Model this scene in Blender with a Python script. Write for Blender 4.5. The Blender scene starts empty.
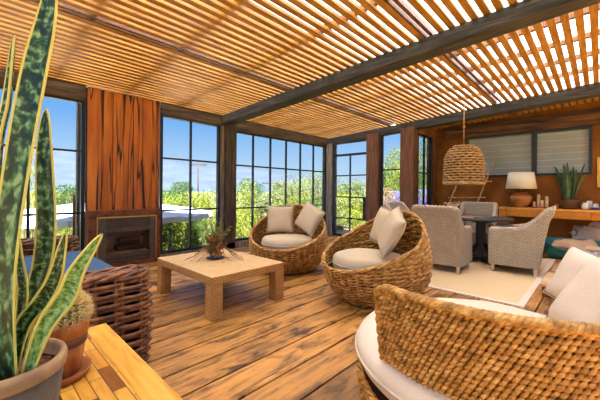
import bpy, math, random
from mathutils import Vector, Matrix, noise
C = bpy.context.scene.collection
PI = math.pi
SKY, SUN, EXPO = .9, 29.0, .85
sin, cos = math.sin, math.cos
R = random.Random(7)

# ------------------------------------------------------------------ mesh builder
class MB:
    def __init__(s):
        s.v = []; s.f = []; s.uv = []; s.mi = []
    def quad(s, idx, uv=None, m=0):
        s.f.append(tuple(idx)); s.uv.append(uv or [(0, 0)] * len(idx)); s.mi.append(m)
    def box(s, lo, hi, m=0, M=None):
        x0, y0, z0 = lo; x1, y1, z1 = hi
        P = [(x0,y0,z0),(x1,y0,z0),(x1,y1,z0),(x0,y1,z0),(x0,y0,z1),(x1,y0,z1),(x1,y1,z1),(x0,y1,z1)]
        b = len(s.v)
        s.v += [tuple(M @ Vector(p)) if M else p for p in P]
        for f, ax in (((0,3,2,1),(0,1)),((4,5,6,7),(0,1)),((0,1,5,4),(0,2)),((2,3,7,6),(0,2)),((1,2,6,5),(1,2)),((3,0,4,7),(1,2))):
            s.quad([b+i for i in f], [(P[i][ax[0]], P[i][ax[1]]) for i in f], m)
        return s
    def beam(s, a, b, w, h, m=0, up=(0,0,1)):
        """box from point a to point b, w wide and h tall"""
        a = Vector(a); b = Vector(b); d = b - a; L = d.length; d.normalize()
        side = d.cross(Vector(up)).normalized(); u = side.cross(d)
        M = Matrix.Translation(a) @ Matrix((d, side, u)).transposed().to_4x4()
        return s.box((0, -w/2, -h/2), (L, w/2, h/2), m, M)
    def tube(s, pts, r, n=6, closed=False, m=0, cap=True):
        pts = [Vector(p) for p in pts]; N = len(pts)
        rr = r if isinstance(r, (list, tuple)) else [r] * N
        b0 = len(s.v); nrm = None; L = 0.0
        for i, p in enumerate(pts):
            if closed: t = pts[(i+1) % N] - pts[i-1]
            else: t = pts[min(i+1, N-1)] - pts[max(i-1, 0)]
            if t.length < 1e-9: t = Vector((0,0,1))
            t.normalize()
            if nrm is None:
                nrm = t.orthogonal()
                if abs(t.z) < .9: nrm = Vector((0,0,1)) - t * t.z
            else: nrm = nrm - t * nrm.dot(t)
            if nrm.length < 1e-6: nrm = t.orthogonal()
            nrm.normalize(); bn = t.cross(nrm)
            for k in range(n):
                a = 2*PI*k/n
                s.v.append(tuple(p + (nrm*cos(a) + bn*sin(a)) * rr[i]))
        for i in range(N if closed else N-1):
            j = (i+1) % N
            l = (pts[j]-pts[i]).length
            for k in range(n):
                k2 = (k+1) % n
                s.quad((b0+i*n+k, b0+j*n+k, b0+j*n+k2, b0+i*n+k2), [(L,k/n),(L+l,k/n),(L+l,(k+1)/n),(L,(k+1)/n)], m)
            L += l
        if cap and not closed:
            s.quad([b0+k for k in range(n)], m=m); s.quad([b0+(N-1)*n+k for k in reversed(range(n))], m=m)
        return s
    def lathe(s, prof, n=32, m=0, c=(0,0,0), wob=None):
        b0 = len(s.v); N = len(prof)
        for (r, z) in prof:
            for k in range(n):
                a = 2*PI*k/n
                q = r * (wob(a, z) if wob else 1)
                s.v.append((c[0]+q*cos(a), c[1]+q*sin(a), c[2]+z))
        for i in range(N-1):
            for k in range(n):
                k2 = (k+1) % n; rm = max(.02, prof[i][0])
                u0, u1 = 2*PI*k/n*rm, 2*PI*(k+1)/n*rm
                s.quad((b0+i*n+k, b0+i*n+k2, b0+(i+1)*n+k2, b0+(i+1)*n+k), [(u0,prof[i][1]),(u1,prof[i][1]),(u1,prof[i+1][1]),(u0,prof[i+1][1])], m)
        if prof[0][0] > 1e-4: s.quad([b0+k for k in reversed(range(n))], m=m)
        if prof[-1][0] > 1e-4: s.quad([b0+(N-1)*n+k for k in range(n)], m=m)
        return s
    def grid(s, fn, nu, nv, m=0, cu=False):
        b0 = len(s.v)
        for i in range(nu+1):
            for j in range(nv+1): s.v.append(tuple(fn(i/nu, j/nv)))
        for i in range(nu):
            for j in range(nv):
                a = b0+i*(nv+1)+j
                s.quad((a, a+nv+1, a+nv+2, a+1), [(i/nu,j/nv),((i+1)/nu,j/nv),((i+1)/nu,(j+1)/nv),(i/nu,(j+1)/nv)], m)
        return s
    def poly(s, pts, thick, M, m=0):
        """extruded outline: pts in local xy, thickness along local z"""
        b = len(s.v); n = len(pts)
        for z in (0, thick):
            for p in pts: s.v.append(tuple(M @ Vector((p[0], p[1], z))))
        s.quad([b+i for i in reversed(range(n))], [pts[i] for i in reversed(range(n))], m)
        s.quad([b+n+i for i in range(n)], list(pts), m)
        for i in range(n):
            j = (i+1) % n
            s.quad((b+i, b+j, b+n+j, b+n+i), [(pts[i][0]+pts[i][1],0),(pts[j][0]+pts[j][1],0),(pts[j][0]+pts[j][1],thick),(pts[i][0]+pts[i][1],thick)], m)
        return s
    def build(s, name, mats, parent=None, smooth=False, loc=None, bevel=0, sub=0):
        me = bpy.data.meshes.new(name); me.from_pydata(s.v, [], s.f)
        ul = me.uv_layers.new(name='UVMap'); k = 0
        for uv in s.uv:
            for c in uv: ul.data[k].uv = c; k += 1
        if not isinstance(mats, (list, tuple)): mats = [mats]
        for mm in mats: me.materials.append(mm)
        for p, mi in zip(me.polygons, s.mi): p.material_index = mi; p.use_smooth = smooth
        me.update()
        o = bpy.data.objects.new(name, me); C.objects.link(o)
        if parent: o.parent = parent
        if loc: o.location = loc
        if bevel:
            b = o.modifiers.new('b', 'BEVEL'); b.width = bevel; b.segments = 2; b.limit_method = 'ANGLE'
        if sub:
            b = o.modifiers.new('s', 'SUBSURF'); b.levels = sub; b.render_levels = sub
        return o

def thing(name, label, cat, loc=(0,0,0), rz=0, group=None):
    o = bpy.data.objects.new(name, None); C.objects.link(o); o.empty_display_size = .1
    o.location = loc; o.rotation_euler = (0, 0, rz)
    return tag(o, label, cat, group)
def tag(o, label, cat, group=None):
    o['label'] = label; o['category'] = cat
    if group: o['group'] = group
    return o
def struct(o):
    o['kind'] = 'structure'; return o
def dup(o, parent=None):
    c = o.copy(); C.objects.link(c)
    if parent: c.parent = parent
    for ch in list(o.children): dup(ch, c)
    return c

# ------------------------------------------------------------------ materials
def lin(h):
    f = lambda c: c/12.92 if c <= .04045 else ((c+.055)/1.055)**2.4
    return tuple(f(int(h[i:i+2],16)/255) for i in (0,2,4)) + (1,)
class NT:
    def __init__(s, name):
        s.m = bpy.data.materials.new(name); s.m.use_nodes = True; s.t = s.m.node_tree; s.n = s.t.nodes
        s.b = s.n['Principled BSDF']; s.o = s.n['Material Output']; s.tc = s.n.new('ShaderNodeTexCoord')
    def new(s, typ, **kw):
        x = s.n.new('ShaderNode'+typ)
        for k, v in kw.items():
            if k in x.inputs: x.inputs[k].default_value = v
            else: setattr(x, k, v)
        return x
    def link(s, a, b): s.t.links.new(a, b)
    def mapping(s, scale, src='Object', rot=(0,0,0)):
        mp = s.new('Mapping'); mp.inputs['Scale'].default_value = scale; mp.inputs['Rotation'].default_value = rot
        s.link(s.tc.outputs[src], mp.inputs['Vector']); return mp.outputs[0]
    def noise(s, vec, scale, detail=4, dist=0, rough=.55):
        n = s.new('TexNoise'); n.inputs['Scale'].default_value = scale; n.inputs['Detail'].default_value = detail
        n.inputs['Distortion'].default_value = dist; n.inputs['Roughness'].default_value = rough
        s.link(vec, n.inputs['Vector']); return n.outputs['Fac']
    def ramp(s, fac, stops, interp='LINEAR'):
        r = s.new('ValToRGB'); e = r.color_ramp.elements; r.color_ramp.interpolation = interp
        while len(e) < len(stops): e.new(.5)
        for el, (p, c) in zip(e, stops): el.position = p; el.color = lin(c) if isinstance(c, str) else c
        s.link(fac, r.inputs['Fac']); return r.outputs['Color']
    def mix(s, fac, a, b, mode='MIX'):
        x = s.new('Mix', data_type='RGBA', blend_type=mode)
        for sock, val in ((x.inputs[0], fac), (x.inputs[6], a), (x.inputs[7], b)):
            if hasattr(val, 'links'): s.link(val, sock)
            else: sock.default_value = val
        return x.outputs[2]
    def math(s, op, a, b=0.0):
        x = s.new('Math', operation=op)
        for sock, val in ((x.inputs[0], a), (x.inputs[1], b)):
            if hasattr(val, 'links'): s.link(val, sock)
            else: sock.default_value = val
        return x.outputs[0]
    def bump(s, h, strength=.4, dist=.01):
        b = s.new('Bump'); b.inputs['Strength'].default_value = strength; b.inputs['Distance'].default_value = dist
        s.link(h, b.inputs['Height']); s.link(b.outputs[0], s.b.inputs['Normal'])
    def done(s, col=None, rough=.6, metal=0, spec=.4):
        if col is not None:
            if hasattr(col, 'links'): s.link(col, s.b.inputs['Base Color'])
            else: s.b.inputs['Base Color'].default_value = lin(col) if isinstance(col, str) else col
        if hasattr(rough, 'links'): s.link(rough, s.b.inputs['Roughness'])
        else: s.b.inputs['Roughness'].default_value = rough
        s.b.inputs['Metallic'].default_value = metal; s.b.inputs['Specular IOR Level'].default_value = spec
        return s.m

def plain(name, c, rough=.6, metal=0, spec=.4, var=None, sc=20, bmp=0):
    t = NT(name); v = t.mapping((1,1,1)); f = t.noise(v, sc)
    if bmp: t.bump(f, bmp, .01)
    return t.done(t.ramp(f, [(.3, c), (.7, var or c)]), rough, metal, spec)
def wood(name, stops, stretch=(1,12,12), scale=3, rough=.55, bmp=.25, src='Object', spec=.35, dist=.6):
    t = NT(name); v = t.mapping(stretch, src)
    f = t.noise(v, scale, 6, dist); t.bump(f, bmp, .006)
    return t.done(t.ramp(f, stops), rough, 0, spec)
def fabric(name, c1, c2, sc=260, big=None):
    t = NT(name); v = t.mapping((1,1,1)); f = t.noise(v, sc, 2); g = t.noise(v, 9, 3)
    h = t.math('ADD', f, t.math('MULTIPLY', g, 1.5)); t.bump(h, .35, .004)
    return t.done(t.ramp(f, [(.3, c1), (.7, c2)]), .95, 0, .1)
def strand(name, stops, sc=18, rough=.5, spec=.35):
    t = NT(name); v = t.mapping((1,1,1.6)); f = t.noise(v, sc, 3); g = t.noise(v, 260, 2)
    t.bump(g, .35, .003)
    return t.done(t.ramp(f, stops), rough, 0, spec)
def weave(name, c_lo, c_hi, dark, bw, bh, mortar=.12, bmp=.8, rough=.6, off=.5, noisec=6):
    """basket weave drawn in UV metres"""
    t = NT(name); v = t.mapping((1,1,1), 'UV')
    br = t.new('TexBrick', offset=off); t.link(v, br.inputs['Vector'])
    br.inputs['Scale'].default_value = 1; br.inputs['Brick Width'].default_value = bw; br.inputs['Row Height'].default_value = bh
    br.inputs['Mortar Size'].default_value = bh*mortar; br.inputs['Mortar Smooth'].default_value = .8; br.inputs['Bias'].default_value = 0
    br.inputs['Color1'].default_value = lin(c_lo); br.inputs['Color2'].default_value = lin(c_hi); br.inputs['Mortar'].default_value = lin(dark)
    g = t.noise(t.mapping((1,1,1)), noisec, 3)
    col = t.mix(.45, br.outputs['Color'], t.ramp(g, [(.3, c_lo), (.7, c_hi)]), 'MIX')
    col = t.mix(br.outputs['Fac'], col, lin(dark))
    t.bump(t.math('SUBTRACT', 1.0, br.outputs['Fac']), bmp, .006)
    return t.done(col, rough, 0, .3)

M = {}
# floor planks: boards run along X, 0.235 wide in Y
t = NT('floor_boards'); v = t.mapping((1,1,1))
sx = t.new('SeparateXYZ'); t.link(v, sx.inputs[0])
pid = t.math('FLOOR', t.math('DIVIDE', t.math('ADD', sx.outputs[1], .04), .235))
off = t.new('CombineXYZ'); t.link(t.math('MULTIPLY', pid, 3.7), off.inputs[0]); t.link(t.math('MULTIPLY', pid, 1.3), off.inputs[1])
va = t.new('VectorMath', operation='ADD'); t.link(v, va.inputs[0]); t.link(off.outputs[0], va.inputs[1])
mp = t.new('Mapping'); mp.inputs['Scale'].default_value = (1, 14, 1); t.link(va.outputs[0], mp.inputs[0])
g = t.noise(mp.outputs[0], 2.2, 8, .8, .62)
mp2 = t.new('Mapping'); mp2.inputs['Scale'].default_value = (1.3, 3.2, 1); t.link(va.outputs[0], mp2.inputs[0])
st = t.noise(mp2.outputs[0], 2.6, 5, .5, .65)
wn = t.new('TexWhiteNoise', noise_dimensions='1D'); t.link(pid, wn.inputs['W'])
col = t.ramp(g, [(.32, '38230f'), (.45, '94682f'), (.57, 'c0843f'), (.8, 'd9a35c')])
col = t.mix(t.ramp(st, [(.46, (0,0,0,1)), (.66, (.75,.75,.75,1))]), col, lin('cf9242'), 'MIX')
col = t.mix(t.ramp(st, [(.34, (1,1,1,1)), (.47, (0,0,0,1))]), col, lin('4d2f14'), 'MIX')
dk = t.new('MapRange'); t.link(wn.outputs[0], dk.inputs[0]); dk.inputs[3].default_value = .62; dk.inputs[4].default_value = 1.12
col = t.mix(1.0, col, dk.outputs[0], 'MULTIPLY')
vo = t.new('TexVoronoi'); mp3 = t.new('Mapping'); mp3.inputs['Scale'].default_value = (2.2, 4.5, 1); t.link(va.outputs[0], mp3.inputs[0]); t.link(mp3.outputs[0], vo.inputs['Vector']); vo.inputs['Scale'].default_value = 1.6
col = t.mix(t.ramp(vo.outputs['Distance'], [(.04, (.85,.85,.85,1)), (.10, (0,0,0,1))]), col, lin('35200f'))
t.bump(g, .3, .006)
M['floor'] = t.done(col, t.ramp(g, [(.3, (.38,)*3+(1,)), (.7, (.55,)*3+(1,))]), 0, .45)

# red-orange slab wood with dark wandering cracks (vertical)
t = NT('slab_wood'); v = t.mapping((9,9,.8)); f = t.noise(v, 1.4, 6, .5)
v2 = t.mapping((7,7,.5)); w = t.noise(v2, 1.3, 2, .7, .4)
crack = t.math('ABSOLUTE', t.math('SUBTRACT', w, .5))
col = t.ramp(f, [(.25, '7a3a10'), (.5, 'b05c19'), (.75, 'cc7a2a')])
col = t.mix(t.ramp(crack, [(.012, (1,1,1,1)), (.042, (0,0,0,1))]), col, lin('1d0d06'))
t.bump(f, .3, .01); M['slab'] = t.done(col, .5, 0, .35)
M['slat'] = wood('slat_wood', [(.25,'684312'),(.5,'9e6d26'),(.75,'bb8a40')], (1,9,9), 3, .55, .2)
M['rafter'] = wood('rafter_wood', [(.25,'3c230e'),(.55,'643e1b'),(.75,'81562a')], (9,1,9), 3)
M['beam_grey'] = wood('weathered_beam', [(.25,'161413'),(.5,'35312e'),(.75,'57524c')], (11,1,11), 2.5, .75, .6)
M['beam_grey_x'] = wood('weathered_header', [(.25,'2a211b'),(.5,'51402f'),(.75,'77614b')], (1,11,11), 2.5, .75, .6)
M['post_dark'] = wood('weathered_post', [(.25,'231b16'),(.5,'46372d'),(.75,'6c5a4b')], (11,11,1), 2.5, .75, .6)
M['post_grey'] = wood('greyed_post', [(.25,'4e443b'),(.5,'82766a'),(.75,'a99e92')], (11,11,1), 2.5, .75, .6)
M['post_red'] = wood('red_brown_post', [(.25,'35200f'),(.5,'66402a'),(.75,'86583c')], (11,11,1), 2.5, .7, .5)
M['timber_y'] = wood('lintel_wood', [(.3,'1a0f08'),(.5,'50301a'),(.75,'81562f')], (9,.8,9), 2, .75, .6)
M['mantel'] = wood('mantel_wood', [(.25,'35190b'),(.5,'6d3a1c'),(.75,'8d532b')], (3,8,3), 3, .6, .4)
M['black'] = plain('black_steel', '14151a', .45, 0, .4, '1c1d22')
M['brass'] = plain('brass_trim', 'c9a05a', .35, .8)
M['char'] = plain('charcoal_iron', '4a3f35', .5, .2, .4, '5d5145')
M['brick'] = wood('firebrick', [(.3,'7d6048'),(.5,'bb9877'),(.7,'d9b998')], (2,2,10), 3, .9, .4)
t = NT('ochre_plaster'); v = t.mapping((1,1,1)); f = t.noise(v, 3, 6, .2); t.bump(t.noise(v, 45, 4), .25, .01)
M['plaster'] = t.done(t.ramp(f, [(.3,'6e4019'),(.6,'875222'),(.8,'955f2b')]), .9, 0, .15)

def glass_mat(name, tint, ior=1.45, rough=0.0):
    t = NT(name); lw = t.new('LayerWeight'); lw.inputs[0].default_value = .5
    fr_ = t.math('ADD', t.math('MULTIPLY', t.math('POWER', lw.outputs['Facing'], 4.0), .45), (ior-1)*.06)
    tr = t.new('BsdfTransparent'); tr.inputs[0].default_value = tint
    gl = t.new('BsdfGlossy'); gl.inputs['Roughness'].default_value = rough
    mx = t.new('MixShader'); t.link(fr_, mx.inputs[0]); t.link(tr.outputs[0], mx.inputs[1]); t.link(gl.outputs[0], mx.inputs[2])
    t.link(mx.outputs[0], t.o.inputs['Surface']); return t.m
M['glass'] = glass_mat('window_glass', (.8,.82,.83,1), 1.2)
M['glass_clear'] = glass_mat('clear_glass', (.9,.93,.92,1), 1.45)
M['glass_fire'] = glass_mat('smoked_glass', (.93,.9,.87,1), 1.4)

t = NT('roof_sheet'); tl = t.new('BsdfTranslucent'); tl.inputs[0].default_value = (.88,.87,.86,1)
df = t.new('BsdfDiffuse'); df.inputs[0].default_value = (.9,.9,.9,1)
mx = t.new('MixShader'); mx.inputs[0].default_value = .15; t.link(tl.outputs[0], mx.inputs[1]); t.link(df.outputs[0], mx.inputs[2]); t.link(mx.outputs[0], t.o.inputs['Surface'])
M['sheet'] = t.m

M['wicker'] = strand('honey_wicker', [(.25,'5c3a10'),(.45,'a3702b'),(.6,'c69449'),(.8,'e0b874')])
M['wicker_core'] = plain('wicker_core', '3f2610', .8, 0, .2, '583818')  # dark backing shell; shadow in the gaps between strands is put into its colour
M['rope'] = strand('golden_rope', [(.25,'5f3c10'),(.45,'a8752e'),(.6,'c99648'),(.8,'e2ba76')], 26)
M['rope_core'] = plain('rope_core', '2a1607', .9, 0, .1, '3c210c')
M['dark_wicker'] = strand('dark_wicker', [(.25,'301a0b'),(.45,'643a19'),(.6,'8a572a'),(.8,'b07c42')], 14, .35, .5)
M['dark_core'] = plain('dark_wicker_core', '150b07', .9, 0, .1, '1e100a')
M['pend'] = strand('pale_cane', [(.25,'7a4f28'),(.5,'b2874f'),(.8,'d6b27f')], 20)
M['pend_core'] = plain('cane_core', '5a3b1e', .8)
M['grey_weave'] = weave('grey_wicker', 'a09078', 'bba98f', '75634f', .046, .024, .15, .8)
M['grey_weave_lt'] = plain('wicker_rim', 'a8957e', .7, 0, .3, 'cdbda9', 60, .5)
M['table_weave'] = weave('abaca_weave', 'b98442', 'd0a05c', '6d4319', .055, .017, .15, .8, .6)
M['table_weave_top'] = weave('abaca_top', 'cfa468', 'dcb67e', '8a6030', .075, .026, .11, .6, .6)
M['console'] = weave('console_rattan', 'ba7018', 'd8902c', '6f3d0c', .04, .018, .12, .6, .45)
M['console_leg'] = plain('console_wood', 'c47a1e', .45, 0, .4, 'da9232', 8)
M['linen'] = fabric('beige_linen', 'bca584', 'cfbc9b')
M['cream'] = fabric('cream_linen', 'd2c1a6', 'e0d1b8')
M['seam'] = fabric('linen_piping', 'a99a87', 'bbad9b')
M['navy'] = fabric('navy_canvas', '3c5470', '496280')
M['rug'] = fabric('cream_rug', 'd0b080', 'dfc294', 160)
M['rug_edge'] = fabric('rug_binding', 'd5bda6', 'e4d0bd', 160)
M['pale_leg'] = plain('pale_wood', 'd8c19a', .5, 0, .3, 'c5ab82', 14)
M['dark_wood'] = plain('near_black_wood', '1d1b1c', .4, 0, .45, '2b2829', 10)
M['dark_top'] = wood('dark_tabletop', [(.3,'262321'),(.5,'3d3936'),(.75,'57514c')], (1,8,8), 4, .45)
M['terracotta'] = wood('terracotta', [(.3,'80481f'),(.5,'a5662f'),(.75,'bb8048')], (.6,.6,7), 4, .8, .2)
M['terra_red'] = plain('red_terracotta', '8d4422', .7, 0, .3, 'a1532d', 10)
M['shade'] = fabric('lamp_linen', 'd9cbb1', 'e8dcc5')
M['clay'] = wood('weathered_clay', [(.3,'453b2f'),(.5,'675947'),(.75,'84735c')], (1,1,1), 9, .85, .3)
M['clay_rim'] = wood('clay_rim', [(.3,'77593f'),(.5,'a5835c'),(.75,'c3a378')], (1,1,1), 9, .85, .3)
M['soil'] = plain('soil', '4c3522', .95, 0, .1, '7a5a3c', 60, 1)
M['pot_wood'] = wood('barrel_pot', [(.3,'7c421b'),(.5,'a8642f'),(.75,'c2834a')], (9,9,1), 4, .55, .3)
M['pot_band'] = plain('pot_band', '5b3a1f', .6, 0, .3, '6e4927')
M['spine'] = plain('cactus_spine', 'd8bd79', .6, 0, .2, 'ead59b')
M['cactus'] = plain('cactus_flesh', '53632c', .6, 0, .3, '6d7a3a')
t = NT('snake_leaf'); v = t.mapping((1,1,1), 'UV'); s2 = t.new('SeparateXYZ'); t.link(v, s2.inputs[0])
mp = t.mapping((26, 2.0, 1), 'UV'); nb = t.noise(mp, 1.4, 2, .35)
edge = t.math('ABSOLUTE', t.math('SUBTRACT', s2.outputs[1], .5))
col = t.ramp(nb, [(.40,'0e1f0b'),(.48,'1b3816'),(.55,'426a3a'),(.66,'8aa470')])
col = t.mix(t.ramp(edge, [(.425,(0,0,0,1)),(.445,(1,1,1,1))]), col, lin('cfc460'))
M['snake'] = t.done(col, .35, 0, .5)
t = NT('snake_leaf_pale'); mp = t.mapping((26, 2.0, 1), 'UV'); nb = t.noise(mp, 1.4, 2, .35)
v = t.mapping((1,1,1), 'UV'); s2 = t.new('SeparateXYZ'); t.link(v, s2.inputs[0]); edge = t.math('ABSOLUTE', t.math('SUBTRACT', s2.outputs[1], .5))
col = t.ramp(nb, [(.34,'35602a'),(.5,'6c9a4c'),(.65,'a5c07c')])
col = t.mix(t.ramp(edge, [(.41,(0,0,0,1)),(.435,(1,1,1,1))]), col, lin('d2c868'))
M['snake_pale'] = t.done(col, .35, 0, .5)
M['dark_leaf'] = plain('dark_green_leaf', '23361c', .45, 0, .4, '43603a', 14)
# mosaic wood top
t = NT('patchwork_wood'); v = t.mapping((1,1,1)); br = t.new('TexBrick', offset=.37)
rot = t.mapping((1,1,1), 'Object', (0,0,PI/2)); t.link(rot, br.inputs['Vector'])
br.inputs['Scale'].default_value = 1; br.inputs['Brick Width'].default_value = .15; br.inputs['Row Height'].default_value = .034
br.inputs['Mortar Size'].default_value = .0012; br.inputs['Color1'].default_value = (0,0,0,1); br.inputs['Color2'].default_value = (1,1,1,1); br.inputs['Mortar'].default_value = (0,0,0,1)
pc = t.ramp(br.outputs['Color'], [(.2,'5a330f'),(.4,'945818'),(.58,'c98222'),(.85,'e3a63f')])
f = t.noise(t.mapping((12,1.5,1)), 5, 6, .6)
pc = t.mix(.75, pc, t.ramp(f, [(.3,(.55,.5,.45,1)),(.6,(1,1,1,1))]), 'MULTIPLY')
pc = t.mix(br.outputs['Fac'], pc, lin('3a2108'))
M['patch'] = t.done(pc, .35, 0, .45)
M['patch_edge'] = wood('golden_board', [(.3,'bb7d20'),(.5,'dda03a'),(.75,'e8b655')], (12,1.5,6), 3, .35, .15, 'Object', .45)
M['ply'] = wood('pale_plank', [(.3,'a8814f'),(.5,'caa774'),(.75,'dcc094')], (6,1,6), 3, .7)
M['teal'] = plain('teal_plastic', '14564f', .4, 0, .5, '1a655d')
M['white_cer'] = plain('white_ceramic', 'cfc6b8', .4, 0, .5, 'e0d8cb')
M['blue_cer'] = plain('blue_ceramic', '4f6da6', .4)
M['red_cloth'] = fabric('red_cloth', 'a8322a', 'c2463b')
M['blue_cloth'] = fabric('blue_cloth', '2d3f7c', '3c519a')
M['cone'] = plain('pine_cone', '6b351b', .7, 0, .2, '8d5230', 40)
M['gold'] = plain('gilt_frame', 'b9852b', .4, .3, .5, 'd09d3f')
M['paper'] = plain('paper_mount', 'd6b98c', .8)
t = NT('plastic_film'); mxs = t.new('MixShader'); mxs.inputs[0].default_value = .45; tr = t.new('BsdfTransparent'); t.link(tr.outputs[0], mxs.inputs[2]); t.b.inputs['Base Color'].default_value = lin('b8ada3'); t.b.inputs['Roughness'].default_value = .25; t.link(t.b.outputs[0], mxs.inputs[1]); t.link(mxs.outputs[0], t.o.inputs['Surface']); t.bump(t.noise(t.mapping((1,1,1)), 14, 4), .8, .02)
M['film'] = t.m
M['blind'] = None
t = NT('cane_blind'); v = t.mapping((1,1,1)); s2 = t.new('SeparateXYZ'); t.link(v, s2.inputs[0])
w = t.math('SINE', t.math('MULTIPLY', s2.outputs[2], 330)); w2 = t.math('SINE', t.math('MULTIPLY', s2.outputs[2], 52))
col = t.ramp(t.noise(t.mapping((1,1.5,60)), 2, 3), [(.3,'d3ccbe'),(.6,'e4ded0'),(.8,'f2ede0')])
col = t.mix(t.ramp(w2, [(.90,(0,0,0,1)),(.97,(.8,.8,.8,1))]), col, lin('ffffff')); t.bump(w, .4, .004)
M['blind'] = t.done(col, .7, 0, .3)

def leafmat(name, stops, sc=3.0):
    t = NT(name); f = t.noise(t.mapping((1,1,1)), sc, 4, 0, .7); c = t.ramp(f, stops)
    d = t.new('BsdfDiffuse'); tl = t.new('BsdfTranslucent'); t.link(c, d.inputs[0]); t.link(c, tl.inputs[0])
    mx = t.new('MixShader'); mx.inputs[0].default_value = .35; t.link(d.outputs[0], mx.inputs[1]); t.link(tl.outputs[0], mx.inputs[2]); t.link(mx.outputs[0], t.o.inputs['Surface'])
    return t.m
M['leaf_lime'] = leafmat('lime_foliage', [(.3,'445320'),(.5,'858b35'),(.7,'b0b15c')])
M['leaf_green'] = leafmat('green_foliage', [(.3,'2e421f'),(.5,'587038'),(.7,'88985c')])
M['leaf_olive'] = leafmat('olive_foliage', [(.3,'4c5634'),(.5,'7f8654'),(.7,'a8aa7a')])
M['leaf_dry'] = leafmat('dry_foliage', [(.3,'6b5a34'),(.5,'8f7b4a'),(.7,'a58f62')])
M['leaf_lilac'] = leafmat('lilac_flowers', [(.3,'6d6390'),(.5,'857bab'),(.7,'9b92bd')], 6)
M['leaf_peach'] = leafmat('peach_flowers', [(.3,'8a6a45'),(.5,'a5845c'),(.7,'b59a70')], 6)
M['bark'] = plain('bark', '4a3a2b', .9, 0, .1, '66513e')
t = NT('ground_mix'); v = t.mapping((1,1,1)); f = t.noise(v, .5, 6, .2, .65)
M['ground'] = t.done(t.ramp(f, [(.35,'3c4422'),(.5,'5e5f38'),(.62,'7d745a'),(.75,'8a8070')]), .95, 0, .1)
M['paving'] = plain('pale_paving', '8d857a', .9, 0, .1, '9c9488', 4)
t = NT('hazy_mountain'); f = t.noise(t.mapping((.01,.01,.02)), 1.5, 6)
M['mountain'] = t.done(t.ramp(f, [(.35,'424a5a'),(.6,'4a5160'),(.75,'545a66')]), 1, 0, 0)  # distance haze painted into the rock as a blue-grey colour
M['canvas'] = plain('white_canvas', 'e4e1dc', .8, 0, .2, 'eceae5')
M['orange'] = plain('orange_board', 'a8571a', .5, 0, .4, 'b9682a')
M['twig'] = plain('dry_twig', '7b5a34', .8, 0, .2, '9b7a4c', 30)
M['dry_green'] = plain('dry_greenery', '5d6533', .8, 0, .2, '86813f', 30)
M['rust'] = plain('rust_leaf', '7a4218', .7, 0, .3, 'b0702f', 30)

# ------------------------------------------------------------------ room geometry
YA, XB, YC, XO = 5.1, 6.3, 2.75, 7.5
def zr(x, y): return 2.79 - .054*y - .012*x            # underside of the slats

# floor: planks with real gaps
mb = MB(); k = -8
y = -.04 + k*.235
while y < YA + .35:
    mb.box((-2.4, y+.006, -.05), (7.5, y+.227, 0)); y += .235
mb.box((-2.4, -1.9, -.12), (7.5, YA+.3, -.06), 1)
struct(mb.build('floor', [M['floor'], M['dark_core']]))

# ceiling: slats, rafters above, translucent sheet
mb = MB(); i = 0; y = -1.55
while y < YA + .15:
    if not any(abs(y - j) < .045 for j in (-.72, 1.28, 3.28)):
        xe = 7.48 if y < 2.85 else 6.52; mb.beam((-2.4, y, zr(-2.4, y)+.016), (xe, y, zr(xe, y)+.016), .063, .032)
    y += .1
struct(mb.build('ceiling', M['slat']))
mb = MB()
for x in (-1.75, -.9, -.1, .75, 1.57, 2.42, 3.95, 4.55, 5.15, 5.75):
    mb.beam((x, -1.6, zr(x, -1.6)+.06), (x, YA+.25, zr(x, YA+.25)+.06), .05, .055)
struct(mb.build('trim_9', M['rafter']))
mb = MB()
for yy in (-.72, 1.28, 3.28):
    for dy in (-.035, .035):
        mb.beam((-2.4, yy+dy, zr(-2.4, yy)+.028), (6.3, yy+dy, zr(6.3, yy)+.028), .035, .05)
struct(mb.build('trim_10', M['rafter']))
mb = MB()
mb.grid(lambda u, v: (-2.5+u*9.35, -1.7+v*7.15, zr(-2.5+u*9.35, -1.7+v*7.15)+.11), 4, 4)
struct(mb.build('roof', M['sheet']))
mb = MB().box((6.64, -1.7, 2.83), (7.8, YC+.2, 2.9))
struct(mb.build('wall_top', M['dark_core']))

# beams and posts
def sloped(x0, x1, ya, yb, depth, mat, name, zoff=0):
    mb = MB(); xm = (x0+x1)/2
    v = []
    for yy in (ya, yb):
        z = zr(xm, yy) + zoff
        v += [(x0,yy,z-depth),(x1,yy,z-depth),(x1,yy,z),(x0,yy,z)]
    mb.v = v
    for f in ((3,2,1,0),(4,5,6,7),(0,1,5,4),(1,2,6,5),(2,3,7,6),(3,0,4,7)):
        mb.quad(f, [(v[i][1], v[i][2]+v[i][0]) for i in f])
    return struct(mb.build(name, mat, bevel=.012))
sloped(3.2, 3.42, -1.6, YA-.02, .15, M['beam_grey'], 'trim_1')
sloped(6.3, 6.5, -1.6, YA+.05, .165, M['beam_grey'], 'trim_2')
mb = MB().box((-2.4, YA-.06, 2.29), (1.09, YA+.14, 2.50)); mb.box((2.09, YA-.06, 2.29), (3.24, YA+.14, 2.49)); mb.box((3.50, YA-.06, 2.24), (6.32, YA+.14, 2.48))
struct(mb.build('trim_3', M['beam_grey_x'], bevel=.01))
def post(name, lo, hi, mat): return struct(MB().box(lo, hi).build(name, mat, bevel=.012))
post('trim_4', (3.28, YA-.1, 0), (3.5, YA+.12, 2.40), M['post_dark'])
post('trim_5', (3.19, YA-.02, 0), (3.28, YA+.12, 2.31), M['post_grey'])
post('trim_6', (6.28, YA-.22, 0), (6.5, YA+.1, 2.30), M['post_grey'])
post('trim_7', (6.22, 3.55, 0), (6.45, 3.86, 2.40), M['post_red'])
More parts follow.
